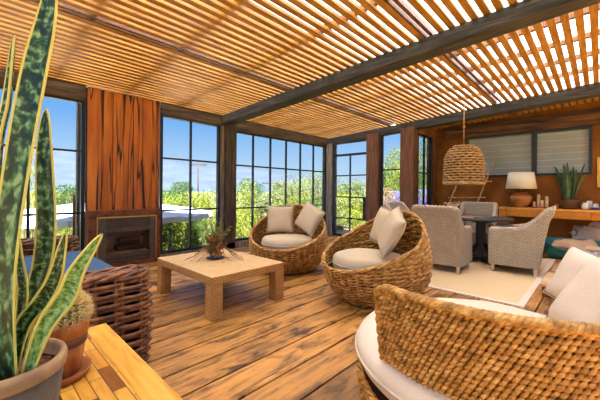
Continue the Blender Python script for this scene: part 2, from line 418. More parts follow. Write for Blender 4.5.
post('trim_8', (6.22, 2.75, 0), (6.45, 3.04, 2.43), M['post_red'])
mb = MB().box((3.28, YA-.1, 0), (6.3, YA+.14, .12)); mb.box((2.09, YA-.04, 0), (3.2, YA+.14, .07)); mb.box((-2.4, YA-.04, 0), (1.05, YA+.14, .07))
struct(mb.build('baseboard_back', M['post_grey']))
# ochre wall with the high window openings, and the return beside the posts
ZB, ZT = 1.43, 2.29
mb = MB(); Y0, Y1 = .10, 2.12
mb.box((XO, -1.7, 0), (XO+.25, YC+.15, ZB)); mb.box((XO, -1.7, ZT), (XO+.25, YC+.15, 2.85))
mb.box((XO, -1.7, ZB), (XO+.25, Y0, ZT)); mb.box((XO, Y1, ZB), (XO+.25, YC+.15, ZT))
struct(mb.build('wall_right', M['plaster']))
mb = MB().box((7.28, YC, 0), (7.5, YC+.15, 2.85)); mb.box((6.45, YC, 2.33), (7.28, YC+.15, 2.85)); mb.box((6.45, YC, 0), (7.28, YC+.15, .07))
struct(mb.build('wall_return', M['plaster']))
struct(MB().box((7.2, YC-.03, .0), (7.29, YC+.12, 2.33)).build('trim_12', M['post_red'], bevel=.008))
# long weathered lintel over the high windows
mb = MB().beam((XO-.0, -1.7, 2.43), (XO-.0, 2.55, 2.43), .14, .27)
struct(mb.build('trim_13', M['timber_y'], bevel=.015))

def window_x(name, x0, x1, z0, z1, y, vs, hs, fw=.045, b=.028):
    """window in a plane of constant y"""
    f = MB().box((x0, y-.03, z0), (x0+fw, y+.03, z1)); f.box((x1-fw, y-.03, z0), (x1, y+.03, z1))
    f.box((x0+fw, y-.03, z1-fw), (x1-fw, y+.03, z1)); f.box((x0+fw, y-.03, z0), (x1-fw, y+.03, z0+fw))
    o = struct(f.build(name, M['black']))
    g = MB()
    for x in vs: g.box((x-b/2, y-.02, z0+fw), (x+b/2, y+.02, z1-fw))
    for z in hs: g.box((x0+fw, y-.018, z-b/2), (x1-fw, y+.018, z+b/2))
    g.build('glazing_bars', M['black'], o)
    MB().box((x0+fw, y-.003, z0+fw), (x1-fw, y+.003, z1-fw)).build('glass', M['glass'], o)
    return o
def window_y(name, y0, y1, z0, z1, x, vs, hs, fw=.045, b=.028, gm='glass', kind=True):
    f = MB().box((x-.03, y0, z0), (x+.03, y0+fw, z1)); f.box((x-.03, y1-fw, z0), (x+.03, y1, z1))
    f.box((x-.03, y0+fw, z1-fw), (x+.03, y1-fw, z1)); f.box((x-.03, y0+fw, z0), (x+.03, y1-fw, z0+fw))
    o = struct(f.build(name, M['black']))
    g = MB()
    for y in vs: g.box((x-.02, y-b/2, z0+fw), (x+.02, y+b/2, z1-fw))
    for z in hs: g.box((x-.018, y0+fw, z-b/2), (x+.018, y1-fw, z+b/2))
    if vs or hs: g.build('glazing_bars', M['black'], o)
    MB().box((x-.003, y0+fw, z0+fw), (x+.003, y1-fw, z1-fw)).build('glass', M[gm], o)
    return o
window_x('window_1', -2.3, 1.085, .06, 2.31, YA, (-1.65,-1.1,-.55,0,.5), (1.61,.775))
window_x('window_2', 2.09, 3.19, .06, 2.32, YA, (2.62,), (1.61,.765))
window_x('window_3', 3.5, 6.28, .12, 2.26, YA, (3.5+2.78/6, 3.5+2.78*2/6, 3.5+2.78/2, 3.5+2.78*4/6, 3.5+2.78*5/6), (1.59,.755))
window_y('window_4', 3.04, 3.55, .05, 2.40, XB+.05, (), (1.583,.765))
window_x('window_5', 6.45, 7.2, .07, 2.33, YC+.03, (6.82,), (1.51,.8), .035)
# glazed door with transom
door = MB(); x = XB+.04
for (a, b) in ((3.86,3.91),(4.83,4.88)): door.box((x-.03, a, .0), (x+.03, b, 2.32))
door.box((x-.03, 3.91, 2.27), (x+.03, 4.83, 2.32)); door.box((x-.03, 3.91, 1.965), (x+.03, 4.83, 2.015)); door.box((x-.03, 3.91, 0), (x+.03, 4.83, .05))
door = struct(door.build('door_1', M['black']))
g = MB().box((x-.018, 4.355, .05), (x+.018, 4.383, 1.965))
for z in (1.486, .963, .448): g.box((x-.018, 3.91, z-.014), (x+.018, 4.83, z+.014))
g.build('glazing_bars', M['black'], door)
MB().box((x-.003, 3.91, .05), (x+.003, 4.83, 2.27)).build('glass', M['glass'], door)
lock = MB().box((x-.04, 3.9, .43), (x+.03, 3.985, .975)).build('lock_case', M['black'], door)
mb = MB().tube([(x-.04, 3.95, .84), (x-.09, 3.95, .84), (x-.09, 4.06, .84)], .011, 8); mb.build('door_handle', M['char'], lock, True)
# high windows in the ochre wall with cane blinds behind the glass
window_y('window_6', .10, .925, ZB, ZT, XO+.0, (), (), .045)
window_y('window_7', .925, 2.12, ZB, ZT, XO+.0, (), (), .035)
for nm, a, b, lb in (('roller_blind', .12, .91, 'grey cane blind behind the right high window above the potted plant'), ('roller_blind', .94, 2.1, 'grey cane blind behind the left high window behind the hanging lamp')):
    o = MB().box((XO+.035, a, ZB+.0), (XO+.045, b, ZT)).build(nm, M['blind']); tag(o, lb, 'blind')

# ------------------------------------------------------------------ fireplace
fp = thing('fireplace', 'built-in fireplace clad above in red-brown wooden slabs', 'fireplace', (1.59, 5.0, 0))
edges = [-.5, -.335, -.2, -.06, .07, .20, .34, .455]
mb = MB().box((-.498, .03, .81), (.453, .1, 2.47), 1)
for a, b in zip(edges, edges[1:]):
    d = R.uniform(0, .016); mb.box((a+.004, -.02-d, .81), (b-.004, .04, 2.475))
mb.build('slab_panel', [M['slab'], M['dark_core']], fp)
mb = MB().box((-.5, -.10, .72), (.455, .1, .81)); mb.box((-.5, -.08, 0), (-.40, .1, .72)); mb.box((.39, -.08, 0), (.455, .1, .72)); mb.box((-.40, -.08, 0), (.39, .1, .06))
mb.build('mantel_surround', M['mantel'], fp, bevel=.008)
brass = MB()
for lo, hi in (((-.40,-.09,.70),(.39,-.07,.72)),((-.40,-.09,.06),(-.388,-.07,.70)),((.378,-.09,.06),(.39,-.07,.70))): brass.box(lo, hi)
mb = MB()
mb.box((-.388,-.085,.06),(-.29,.0,.70)); mb.box((.29,-.085,.06),(.378,.0,.70)); mb.box((-.29,-.085,.50),(.29,.0,.565)); mb.box((-.29,-.085,.14),(.29,0,.185))
for z in (.575,.607,.639,.671): mb.box((-.29,-.08,z),(.29,-.01,z+.022))
for z in (.065,.09,.115): mb.box((-.29,-.08,z),(.29,-.01,z+.016))
ins = mb.build('insert_frame', M['char'], fp)
mb = MB().box((-.33,.3,.06),(.33,.32,.70)); mb.box((-.35,0,.06),(-.33,.32,.70)); mb.box((.33,0,.06),(.35,.32,.70)); mb.box((-.33,0,.06),(.33,.3,.19)); mb.box((-.33,0,.6),(.33,.3,.7))
mb.box((-.3,.22,.19),(-.12,.3,.42)); mb.build('firebox', M['brick'], ins); brass.build('brass_trim', M['brass'], ins)
MB().box((-.29,-.06,.185),(.29,-.055,.50)).build('fire_glass', M['glass_fire'], ins)
for k, (a, b) in enumerate((((-.08,.235,.236),(.27,.245,.236)),((-.10,.10,.236),(.27,.12,.236)),((-.06,.15,.345),(.25,.19,.345)))):
    o = MB().tube([a, tuple((p+q)/2+.008 for p, q in zip(a, b)), b], .045, 10).build('firewood_log', M['bark'], None, True, (1.59, 5.0, 0))
    tag(o, ('split log lying at the back of the firebox floor', 'split log lying at the front of the firebox floor', 'log lying across the two others in the firebox')[k], 'log')

# ------------------------------------------------------------------ weaving helpers
def weave_rows(mb, fn, rows, n, waves, amp, rad, closed=True, t0=0, t1=1, sides=5, phase=PI, jit=0, m=0):
    """fn(s,t)->(point, normal, local_scale); rows of strands going in and out of the stakes"""
    for j in range(rows):
        t = t0 + (t1-t0)*(j+.5)/rows; pts = []; rr = []; ph = R.uniform(-jit, jit)
        for i in range(n if closed else n+1):
            s = i/n; p, nr, sc = fn(s, t)
            pts.append(Vector(p) + Vector(nr)*amp*cos(2*PI*waves*s + phase*j + ph)); rr.append(rad*sc*(1+R.uniform(-.1,.1)))
        mb.tube(pts, rr, sides, closed, m)

def pillow_mesh(w, h, th, n=16, seed=0, wr=.012, pinch=.07):
    mb = MB(); rr = random.Random(seed); off = Vector((rr.uniform(0,50),)*3)
    def side(sg):
        def fn(u, v):
            x, y = u*2-1, v*2-1
            px = x*(1-pinch*(1-y*y)); py = y*(1-pinch*(1-x*x))
            z = th*.5*max(0, (1-x**4)*(1-y**4))**.55
            z += wr*noise.noise(Vector((x*1.7, y*1.7, sg))+off)*min(1, 3*(1-max(abs(x),abs(y))))
            return (px*w/2, py*h/2, sg*z)
        return fn
    mb.grid(side(1), n, n); 
    b = len(mb.f); mb.grid(side(-1), n, n)
    mb.f[b:] = [tuple(reversed(f)) for f in mb.f[b:]]
    return mb
def pillow(name, w, h, th, loc, rot, mat, label, seed, group=None):
    """loc is the world position of the middle of the lower edge; the pillow stands along its local y"""
    t = thing(name, label, 'pillow', loc, 0, group); t.rotation_euler = rot
    mb = pillow_mesh(w, h, th, 16, seed); mb.v = [(x, z2, y+h/2) for x, y, z2 in mb.v]
    o = mb.build('pillow_cover', mat, t, True)
    mo = o.modifiers.new('w', 'WELD'); mo.merge_threshold = .0005
    mo = o.modifiers.new('s', 'SUBSURF'); mo.levels = 1; mo.render_levels = 1
    pts = []
    for k in range(64):
        a = k/64*4; e = int(a); f = a-e; q = f*2-1
        x, y = ((q,-1),(1,q),(-q,1),(-1,-q))[e]
        pts.append((x*(1-.07*(1-y*y))*w/2, 0, y*(1-.07*(1-x*x))*h/2+h/2))
    MB().tube(pts, .0045, 5, True).build('piping', M['seam'], o, True)
    return t
def round_cushion(name, r, z, loc, mat, label, seed=1, dome=.25, wr=.012):
    t = thing(name, label, 'cushion', loc)
    prof = []
    for k in range(13):
        a = -PI/2 + PI*k/12
        prof.append((r*(.80+.20*max(0,cos(a))**.7) if 0 < k < 12 else r*.80, z/2+z/2*(.92*sin(a))))
    prof = [(0.001, .02*z)] + [(r*.4,.02*z)] + prof + [(r*.55, z*(.97+dome*.1)), (r*.3, z*(.97+dome*.17)), (0.001, z*(.97+dome*.2))]
    off = Vector((seed*7.3, seed*3.1, 0))
    mb = MB().lathe(prof, 48)
    mb.v = [tuple(Vector(p)*(1+wr*2*noise.noise(Vector(p)*5+off))) for p in mb.v]
    o = mb.build('cushion_cover', mat, t, True, sub=1)
    MB().tube([(r*1.0*cos(2*PI*k/48), r*1.0*sin(2*PI*k/48), z*.5+wr*.4*sin(9*k)) for k in range(48)], .006, 5, True).build('piping', M['seam'], o, True)
    return t

# ------------------------------------------------------------------ ball chairs
def ball_r(z):
    if z < .36: return .54*math.sqrt(max(0, 1-((.36-z)/.46)**2))
    return .54*math.sqrt(max(0, 1-((z-.36)/.78)**2))
def rim_h(a):
    s = sin(a)           # front is -Y
    return .585 + .27*(s if s > 0 else -((-s)**1.25)) - .02*cos(2*a)
def ball_fn(s, t):
    a = 2*PI*s; h = rim_h(a); z = .012 + t*(h-.012); r = ball_r(z)
    dz = .01; dr = (ball_r(z+dz)-ball_r(max(0,z-dz)))/(2*dz)
    n = Vector((cos(a), sin(a), -dr)).normalized()
    return (r*cos(a), r*sin(a), z), n, h/.585
def ball_chair(label, loc, rz):
    t = thing('rattan_ball_chair', label, 'chair', loc, rz, 'round rattan ball chairs')
    mb = MB()
    mb.grid(lambda u, v: ball_fn(u, v)[0], 72, 14, 1)
    weave_rows(mb, ball_fn, 27, 120, 20, .008, .0115, True, jit=.5)
    for k in range(40):
        mb.tube([ball_fn(k/40+.006*sin(7*q/10), q/10)[0] for q in range(11)], .006, 4)
    shell = mb.build('woven_shell', [M['wicker'], M['wicker_core']], t, True)
    mb = MB()
    for q in range(3):
        mb.tube([Vector(ball_fn(k/72, 1)[0]) + Vector((0,0,.006)) + Vector((cos(k*.9+q*2.1)*cos(2*PI*k/72)*.012, cos(k*.9+q*2.1)*sin(2*PI*k/72)*.012, sin(k*.9+q*2.1)*.012)) for k in range(72)], .012, 6, True)
    mb.build('rolled_rim', M['wicker'], shell, True)
    mb = MB().lathe([(.001,.26),(.3,.26),(ball_r(.28)-.025,.28),(ball_r(.29)-.02,.25),(.001,.24)], 40); mb.build('seat_base', M['wicker_core'], t, True)
    return t
bc1 = ball_chair('honey rattan ball chair in front of the wide window', (3.13, 3.20, 0), math.radians(-62))
bc2 = ball_chair('honey rattan ball chair facing the low table, beside the pale wicker dining chair', (2.93, 1.70, 0), math.radians(-108))
def loc_in(ch, p): return tuple(Matrix.Translation(ch.location) @ Matrix.Rotation(ch.rotation_euler.z, 4, 'Z') @ Vector(p))
round_cushion('seat_cushion', .36, .19, loc_in(bc1, (0,-.06,.28)), M['linen'], 'round beige seat cushion in the ball chair by the wide window', 1)
round_cushion('seat_cushion', .36, .19, loc_in(bc2, (0,-.10,.28)), M['linen'], 'round beige seat cushion in the ball chair facing the low table', 2)
def rot_in(ch, rx, ry, rz): return (rx, ry, ch.rotation_euler.z + rz)
pillow('throw_pillow', .40, .40, .15, loc_in(bc1, (-.16,.10,.49)), rot_in(bc1, -.22, 0, .3), M['linen'], 'upright beige pillow on the left in the ball chair by the wide window', 3)
pillow('throw_pillow', .40, .40, .15, loc_in(bc1, (.19,.05,.54)), rot_in(bc1, -.30, .42, -.55), M['linen'], 'tilted beige pillow on the right in the ball chair by the wide window', 4)
pillow('throw_pillow', .42, .42, .15, loc_in(bc2, (-.12,.16,.51)), rot_in(bc2, -.30, .12, -.2), M['linen'], 'rear upright beige pillow in the ball chair facing the low table', 5)
pillow('throw_pillow', .42, .42, .15, loc_in(bc2, (.17,-.08,.54)), rot_in(bc2, -.45, .30, -.65), M['linen'], 'front slanting beige pillow in the ball chair facing the low table', 6)

# ------------------------------------------------------------------ round lounge chair in the foreground
DC = (1.64, .35); DR = .60
db = thing('woven_lounge_chair', 'large round woven lounge chair in the right foreground', 'chair', (DC[0], DC[1], 0))
def base_fn(s, t):
    a = 2*PI*s; z = .02+t*.245; r = DR*(.93+.05*t)
    return (r*cos(a), r*sin(a), z), (cos(a), sin(a), 0), 1
mb = MB().lathe([(DR*.91,.0),(DR*.95,.265)], 64, 1)
for j in range(10):
    for q in (0, 1):
        pts = []
        for i in range(280):
            p, n, _ = base_fn(i/280, (j+.5)/10); ph = 2*PI*36*i/280 + q*PI + j*PI/2
            pts.append(Vector(p)+Vector(n)*.009*cos(ph)+Vector((0,0,.007*sin(ph))))
        mb.tube(pts, .0095, 5, True)
mb.build('woven_base', [M['rope'], M['rope_core']], db, True)
A0, A1 = math.radians(153), math.radians(266)
def back_fn(s, t):
    a = A0 + (A1-A0)*s; z = .447 + t*(.288)
    r = DR*(.955 + .05*t) ; e = 1
    z -= .03*(1-min(1, s/.06))**2 * t
    return (r*cos(a), r*sin(a), z), (cos(a), sin(a), 0), 1
mb = MB()
mb.grid(lambda u, v: (lambda p: (p[0][0]*.995, p[0][1]*.995, p[0][2]))(back_fn(u, v)), 60, 6, 1)
NS = 58
for j in range(15):
    for q in (0, 1):
        pts = []
        for i in range(401):
            p, n, _ = back_fn(i/400, (j+.4)/15); ph = 2*PI*NS/2*i/400 + q*PI + (j % 2)*PI/2
            pts.append(Vector(p)+Vector(n)*.0105*cos(ph)+Vector((0,0,.007*sin(ph))))
        mb.tube(pts, .0068, 6, False)
for k in range(NS+1):
    mb.tube([back_fn(k/NS, q/8)[0] for q in range(9)], .0065, 5)
wb = mb.build('woven_back', [M['rope'], M['rope_core']], db, True)
mb = MB()
def rim_path(): 
    P = [Vector(back_fn(0, q/10)[0]) for q in range(11)] + [Vector(back_fn(i/110, 1)[0]) + Vector((0,0,.004)) for i in range(1, 111)]
    return P
P = rim_path()
for q in range(4):
    pts = []
    for i, p in enumerate(P):
        ph = i*1.0 + q*PI/2; rad = Vector((p.x, p.y, 0)).normalized()
        up = Vector((0,0,1)) if i > 11 else Vector((-rad.y, rad.x, 0))
        pts.append(p + rad*.014*cos(ph) + up*.010*sin(ph))
    mb.tube(pts, .009, 6)
mb.build('braided_rim', M['rope'], wb, True)
# thick round mattress
dm = thing('round_mattress', 'thick round cream mattress on the woven lounge chair', 'cushion', (DC[0], DC[1], .284))
prof = [(.001,0),(.5,0),(.56,.01),(.597,.035),(.61,.08),(.604,.115),(.58,.145),(.53,.16),(.4,.172),(.001,.176)]
mb = MB().lathe(prof, 64); mb.v = [(x*(1+.01*noise.noise(Vector((x*3,y*3,z)))), y*(1+.01*noise.noise(Vector((x*3,y*3,z+5)))), z+(.008*noise.noise(Vector((x*4,y*4,2))) if z > .1 else 0)) for x, y, z in mb.v]
o = mb.build('mattress_cover', M['cream'], dm, True, sub=1)
MB().tube([(.61*cos(2*PI*k/64), .61*sin(2*PI*k/64), .085) for k in range(64)], .005, 5, True).build('piping', M['cream'], o, True)
pillow('throw_pillow', .52, .31, .16, (2.07, .06, .50), (-.42, .14, math.radians(-138)), M['cream'], 'large cream pillow leaning upright on the round mattress', 7)
pillow('throw_pillow', .40, .36, .15, (1.655, .075, .51), (-.55, .10, math.radians(-150)), M['cream'], 'cream pillow lying back against the woven lounge chair, before the upright pillow', 8)

# ------------------------------------------------------------------ coffee table
ct = thing('coffee_table', 'low square woven coffee table on the timber floor', 'table', (1.815, 2.895, 0))
hx, hy, H = .415, .555, .37
MB().box((-hx,-hy,H-.075),(hx,hy,H)).build('tabletop', [M['table_weave']], ct, bevel=.008)
bpy.data.objects[ct.children[0].name].data.materials.append(M['table_weave_top'])
for p in ct.children[0].data.polygons:
    if p.normal.z > .5: p.material_index = 1
for sx_ in (-1, 1):
    for sy_ in (-1, 1):
        x0 = sx_*(hx-.055); y0 = sy_*(hy-.055)
        MB().box((x0-.055,y0-.055,0),(x0+.055,y0+.055,H-.075)).build('leg', M['table_weave'], ct, bevel=.008)
# dried arrangement in a jar
DS = 1.3
da = thing('dried_plant_jar', 'glass jar of dried leaves and trailing twigs on the woven coffee table', 'plant', (1.82, 2.98, .37))
MB().lathe([(.001,.0),(.085,0),(.095,.012),(.085,.018),(.001,.018)], 28).build('dish', M['dark_wood'], da, True)
MB().lathe([(.055,.019),(.062,.03),(.062,.17),(.056,.19),(.053,.19),(.058,.168),(.058,.034),(.05,.024)], 28).build('jar', M['glass_clear'], da, True)
rr = random.Random(5); mb = MB()
for k in range(95):
    a = rr.uniform(0, 2*PI); q = rr.uniform(.03, .085); z = rr.uniform(.02, .22); L = rr.uniform(.06, .10); w = rr.uniform(.016, .030); b = rr.uniform(.2, 1.2)
    c = Vector((q*cos(a), q*sin(a), z)); d = Vector((cos(a)*.5, sin(a)*.5, b)).normalized(); s_ = Vector((-sin(a), cos(a), 0))
    mb.grid(lambda u, v: c + d*L*u + s_*w*(v-.5)*2*sin(PI*min(.97,u+.05)) + Vector((0,0,-.02*u*u)), 4, 2)
mb.build('dried_leaves', M['rust'], da, True)
mb = MB()
for k in range(30):
    a = rr.uniform(0, 2*PI); L = rr.uniform(.22, .42); lean = rr.uniform(.1, .55)
    pts = [Vector((.02*cos(a)+cos(a)*lean*L*q*q, .02*sin(a)+sin(a)*lean*L*q*q, .05+L*q-.04*lean*q*q)) + Vector((noise.noise(Vector((k,q*3,0))), noise.noise(Vector((k,q*3,5))), 0))*.02 for q in [i/6 for i in range(7)]]
    mb.tube(pts, [.0045-.0028*i/6 for i in range(7)], 4)
    for i in range(2, 7):
        for g in range(3):
            p = pts[i]; d = Vector((rr.uniform(-1,1), rr.uniform(-1,1), rr.uniform(-.2,1))).normalized()*rr.uniform(.016,.036); s_ = d.orthogonal().normalized()*.006
            b = len(mb.v); mb.v += [tuple(p), tuple(p+d*.5+s_), tuple(p+d), tuple(p+d*.5-s_)]; mb.quad((b,b+1,b+2,b+3))
mb.build('green_stems', M['dry_green'], da)
mb = MB()
for k in range(22):
    a = rr.uniform(0, 2*PI); L = rr.uniform(.16, .30)
    pts = [Vector((cos(a)*(.06+L*q), sin(a)*(.06+L*q), .012+.13*sin(PI*min(1,.45+q*.55))*(1-q)**.7)) + Vector((noise.noise(Vector((k,q*4,9))), noise.noise(Vector((k,q*4,15))), 0))*.035*q for q in [i/8 for i in range(9)]]
    mb.tube(pts, [.004-.0024*i/8 for i in range(9)], 4)
    for i in range(3, 9):
        p = pts[i]; d = Vector((rr.uniform(-1,1), rr.uniform(-1,1), rr.uniform(0,1))).normalized()*.02; s_ = d.orthogonal().normalized()*.005
        b = len(mb.v); mb.v += [tuple(p), tuple(p+d*.5+s_), tuple(p+d), tuple(p+d*.5-s_)]; mb.quad((b,b+1,b+2,b+3))
mb.build('trailing_twigs', M['twig'], da)

# ------------------------------------------------------------------ dark wicker loveseat
ls = thing('wicker_loveseat', 'dark brown chunky wicker loveseat behind the potted plants', 'sofa', (.36, 3.1, 0))
def ring_fn(cx, cy, a, b, z0, z1, rc=.05, bulge=.02):
    per = [(2*(a-rc)), rc*PI/2, 2*(b-rc), rc*PI/2]*2
    tot = sum(per)
    def fn(s, t):
        d = (s % 1)*tot; k = 0
        while k < 7 and d > per[k]: d -= per[k]; k += 1
        e = k//2; ang = [-PI/2, 0, PI/2, PI][e % 4]
        hx_, hy_ = a-rc, b-rc
        corners = [(hx_,-hy_),(hx_,hy_),(-hx_,hy_),(-hx_,-hy_)]
        if k % 2 == 0:
            st = [(-hx_,-b),(a,-hy_),(hx_,b),(-a,hy_)][e]; di = [(1,0),(0,1),(-1,0),(0,-1)][e]; n = [(0,-1),(1,0),(0,1),(-1,0)][e]
            x, y = st[0]+di[0]*d, st[1]+di[1]*d
        else:
            q = ang + d/rc; n = (cos(q), sin(q)); x, y = corners[e][0]+rc*n[0], corners[e][1]+rc*n[1]
        bz = bulge*sin(PI*t)
        return (cx+x+n[0]*bz, cy+y+n[1]*bz, z0+t*(z1-z0)), (n[0], n[1], 0), 1
    return fn, tot
def wicker_block(name, cx, cy, a, b, z0, z1, rows, parent):
    fn, tot = ring_fn(cx, cy, a, b, z0, z1)
    mb = MB().box((cx-a+.02, cy-b+.02, z0), (cx+a-.02, cy+b-.02, z1-.02), 1)
    n = int(tot/.03); waves = max(3, round(tot/.30))
    weave_rows(mb, fn, rows, n, waves, .016, .0125, True, jit=.15, sides=6)
    for k in range(waves*2):
        for e in (-.018, .018):
            mb.tube([fn((k+.5)/(2*waves)+e/tot, q/5)[0] for q in range(6)], .011, 5)
    for q in range(3):   # rolled top edge
        pts = []
        for i in range(n):
            p, nn, _ = fn(i/n, 1); ph = i*.55+q*2.1
            pts.append(Vector(p)+Vector(nn)*(-.005+.014*cos(ph))+Vector((0,0,.004+.014*sin(ph))))
        mb.tube(pts, .013, 6, True)
    for r_ in range(max(2, int(2*b/.034))):
        yy = cy-b+.03+r_*.034
        if yy < cy+b-.02: mb.tube([(cx-a+.03+i*(2*a-.06)/12, yy, z1-.008+.008*cos(i*PI+r_*PI)) for i in range(13)], .016, 5)
    return mb.build(name, [M['dark_wicker'], M['dark_core']], parent, True)
wicker_block('arm', 0, -.955, .425, .085, .02, .58, 20, ls)
wicker_block('arm', 0, .955, .425, .085, .02, .58, 20, ls)
wicker_block('backrest', -.40, 0, .085, .86, .02, .66, 21, ls)
wicker_block('seat_base', .06, 0, .375, .86, .02, .32, 10, ls)
cu = thing('seat_cushion', 'navy blue seat cushion on the dark wicker loveseat', 'cushion', (.44, 3.1, .354))
mb = MB().box((-.33,-.815,0),(.40,.815,.11)); o = mb.build('cushion_cover', M['navy'], cu, True, bevel=.035)
mb = MB()
for z in (.015, .095): mb.tube([(.394,-.80,z),(.394,.80,z)], .005, 5)
mb.build('piping', M['navy'], o, True)

# ------------------------------------------------------------------ plant table, snake plant, cactus
pt = thing('plant_table', 'golden patchwork wood table carrying the potted plants', 'table', (0, .6, 0))
TZ = .55
MB().box((-.62,-.75,TZ-.04),(.315,.87,TZ)).build('tabletop', M['patch'], pt)
MB().box((.315,-.75,TZ-.045),(.392,.87,TZ+.001)).build('border_board', M['patch_edge'], pt, bevel=.004)
for a, b in ((.32,.80),(.32,-.68),(-.55,.80),(-.55,-.68)): MB().box((a-.035,b-.035,0),(a+.035,b+.035,TZ-.045)).build('leg', M['patch_edge'], pt)

sp = thing('potted_snake_plant', 'tall variegated snake plant in a weathered clay pot, left foreground', 'plant', (0, 0, TZ))
SPX, SPY = .053, .887
sp.location = (SPX, SPY, TZ)
MB().lathe([(.001,0),(.07,0),(.077,.01),(.092,.10),(.099,.165)], 40).build('pot', M['clay'], sp, True)
sp_pot = sp.children[0]
MB().lathe([(.099,.165),(.103,.17),(.105,.187),(.102,.195),(.094,.197),(.090,.187),(.087,.16)], 40).build('pot_rim', M['clay_rim'], sp_pot, True)
mb = MB().lathe([(.001,.172),(.05,.170),(.090,.163)], 24); mb.v = [(x,y,z+.006*noise.noise(Vector((x*40,y*40,1)))) for x,y,z in mb.v]
mb.build('soil', M['soil'], sp, True)
def crom(P, t):
    n = len(P)-1; x = min(t*n, n-1e-6); i = int(x); f = x-i
    p0, p1, p2, p3 = P[max(0,i-1)], P[i], P[i+1], P[min(n,i+2)]
    return .5*((2*p1)+(p2-p0)*f+(2*p0-5*p1+4*p2-p3)*f*f+(3*p1-p0-3*p2+p3)*f**3)
def leaf(path, wmax, mat, yaw=0, fold=.25, parent=sp, peak=.45, base=.55, org=(SPX,SPY,TZ), nu=28, twist=0):
    P = [Vector(p)-Vector(org) for p in path]
    mb = MB()
    def fn(u, v):
        p = crom(P, u); t = (crom(P, min(1,u+.02))-crom(P, max(0,u-.02))).normalized()
        ya = yaw + twist*u
        side = Vector((.69*cos(ya)+.72*sin(ya), -.72*cos(ya)+.69*sin(ya), 0)); side = (side - t*side.dot(t)).normalized(); n = side.cross(t)
        w = wmax*(base+(1-base)*sin(PI/2*min(1,u/peak))) if u < peak else wmax*max(0, 1-((u-peak)/(1-peak))**2.3)**.8
        x = v*2-1
        return p + side*x*w/2 + n*fold*w*(x*x-.4) + side*.003*sin(9*u+path[0][0]*50)
    mb.grid(fn, nu, 8)
    o = mb.build('leaf', mat, parent, True)
    so = o.modifiers.new('t', 'SOLIDIFY'); so.thickness = .004; so.offset = 0
    return o
B = lambda x, y: (x, y, TZ+.165)
leaf([B(.055,.845),(.052,.842,.93),(.070,.823,1.176),(.086,.808,1.324),(.105,.789,1.432),(.117,.778,1.53)], .050, M['snake'], .1, .22, peak=.5, base=.75)
leaf([B(.040,.870),(.036,.873,.927),(.040,.868,1.177),(.052,.859,1.277),(.061,.849,1.407)], .034, M['snake'], -.5, .3, base=.8)
leaf([B(.083,.950),(.106,.932,.868),(.117,.921,.95),(.123,.915,1.047),(.121,.918,1.189),(.119,.92,1.285)], .041, M['snake'], .2, .2, base=.55, peak=.55)
leaf([B(.065,.880),(.082,.871,.814),(.106,.845,.871),(.129,.821,.926),(.142,.808,1.012)], .030, M['snake'], .35, .3, base=.6)
leaf([B(.082,.825),(.106,.788,.832),(.135,.757,.897),(.151,.74,.941),(.180,.710,1.013)], .034, M['snake_pale'], .25, .3, base=.45)
leaf([B(.075,.925),(.081,.916,.878),(.077,.919,.987)], .020, M['snake'], .2, .3)
leaf([B(.030,.940),(.02,.96,.95),(.025,.965,1.10),(.03,.96,1.22)], .035, M['snake'], -.2, .25)

# cactus in a barrel-like pot, on a saucer
CX, CY = .186, 1.139
sa = tag(MB().lathe([(.001,0),(.066,0),(.075,.012),(.079,.022),(.074,.022),(.068,.013),(.001,.013)], 40).build('plant_saucer', M['terracotta'], None, True, (CX,CY,TZ+.001)), 'round terracotta saucer under the cactus pot', 'saucer')
ca = thing('potted_cactus', 'golden spined round cactus in a wooden pot with a dark band', 'plant', (CX, CY, TZ+.0145))
cpot = MB().lathe([(.001,0),(.050,0),(.059,.06),(.0625,.085)], 40).build('pot', M['pot_wood'], ca, True)
MB().lathe([(.0615,.083),(.065,.084),(.068,.112),(.064,.112)], 40).build('pot_band', M['pot_band'], cpot, True)
MB().lathe([(.063,.111),(.0685,.111),(.075,.15),(.073,.155),(.066,.155),(.060,.12)], 40).build('pot_rim', M['pot_wood'], cpot, True)
MB().lathe([(.001,.128),(.062,.126)], 20).build('soil', M['soil'], ca, True)
cr, cz = .064, .168
mb = MB().lathe([(.001,.10)]+[(cr*sin(PI*k/14), cz-cr*.95*cos(PI*k/14)) for k in range(3,14)]+[(.001,cz+cr*.95)], 48, wob=lambda a, z: 1+.05*cos(24*a))
cst = mb.build('stem', M['cactus'], ca, True)
mb = MB(); rr = random.Random(3)
for k in range(24):
    a = 2*PI*k/24
    for q in range(1, 11):
        e = PI*.95*q/11*.62
        n = Vector((sin(e)*cos(a), sin(e)*sin(a), cos(e))); p = Vector((0,0,cz)) + n*cr*1.03
        for g in range(16):
            d = (n + Vector((rr.uniform(-1,1), rr.uniform(-1,1), rr.uniform(-1,1)))*.75).normalized()*rr.uniform(.014,.026)
            s_ = d.orthogonal().normalized()*.0012; s2_ = d.cross(s_).normalized()*.0012
            b = len(mb.v); mb.v += [tuple(p+s_), tuple(p-s_*.5+s2_), tuple(p-s_*.5-s2_), tuple(p+d)]
            mb.quad((b,b+1,b+3)); mb.quad((b+1,b+2,b+3)); mb.quad((b+2,b,b+3))
o = mb.build('spines', M['spine'], cst); o['kind'] = 'stuff'

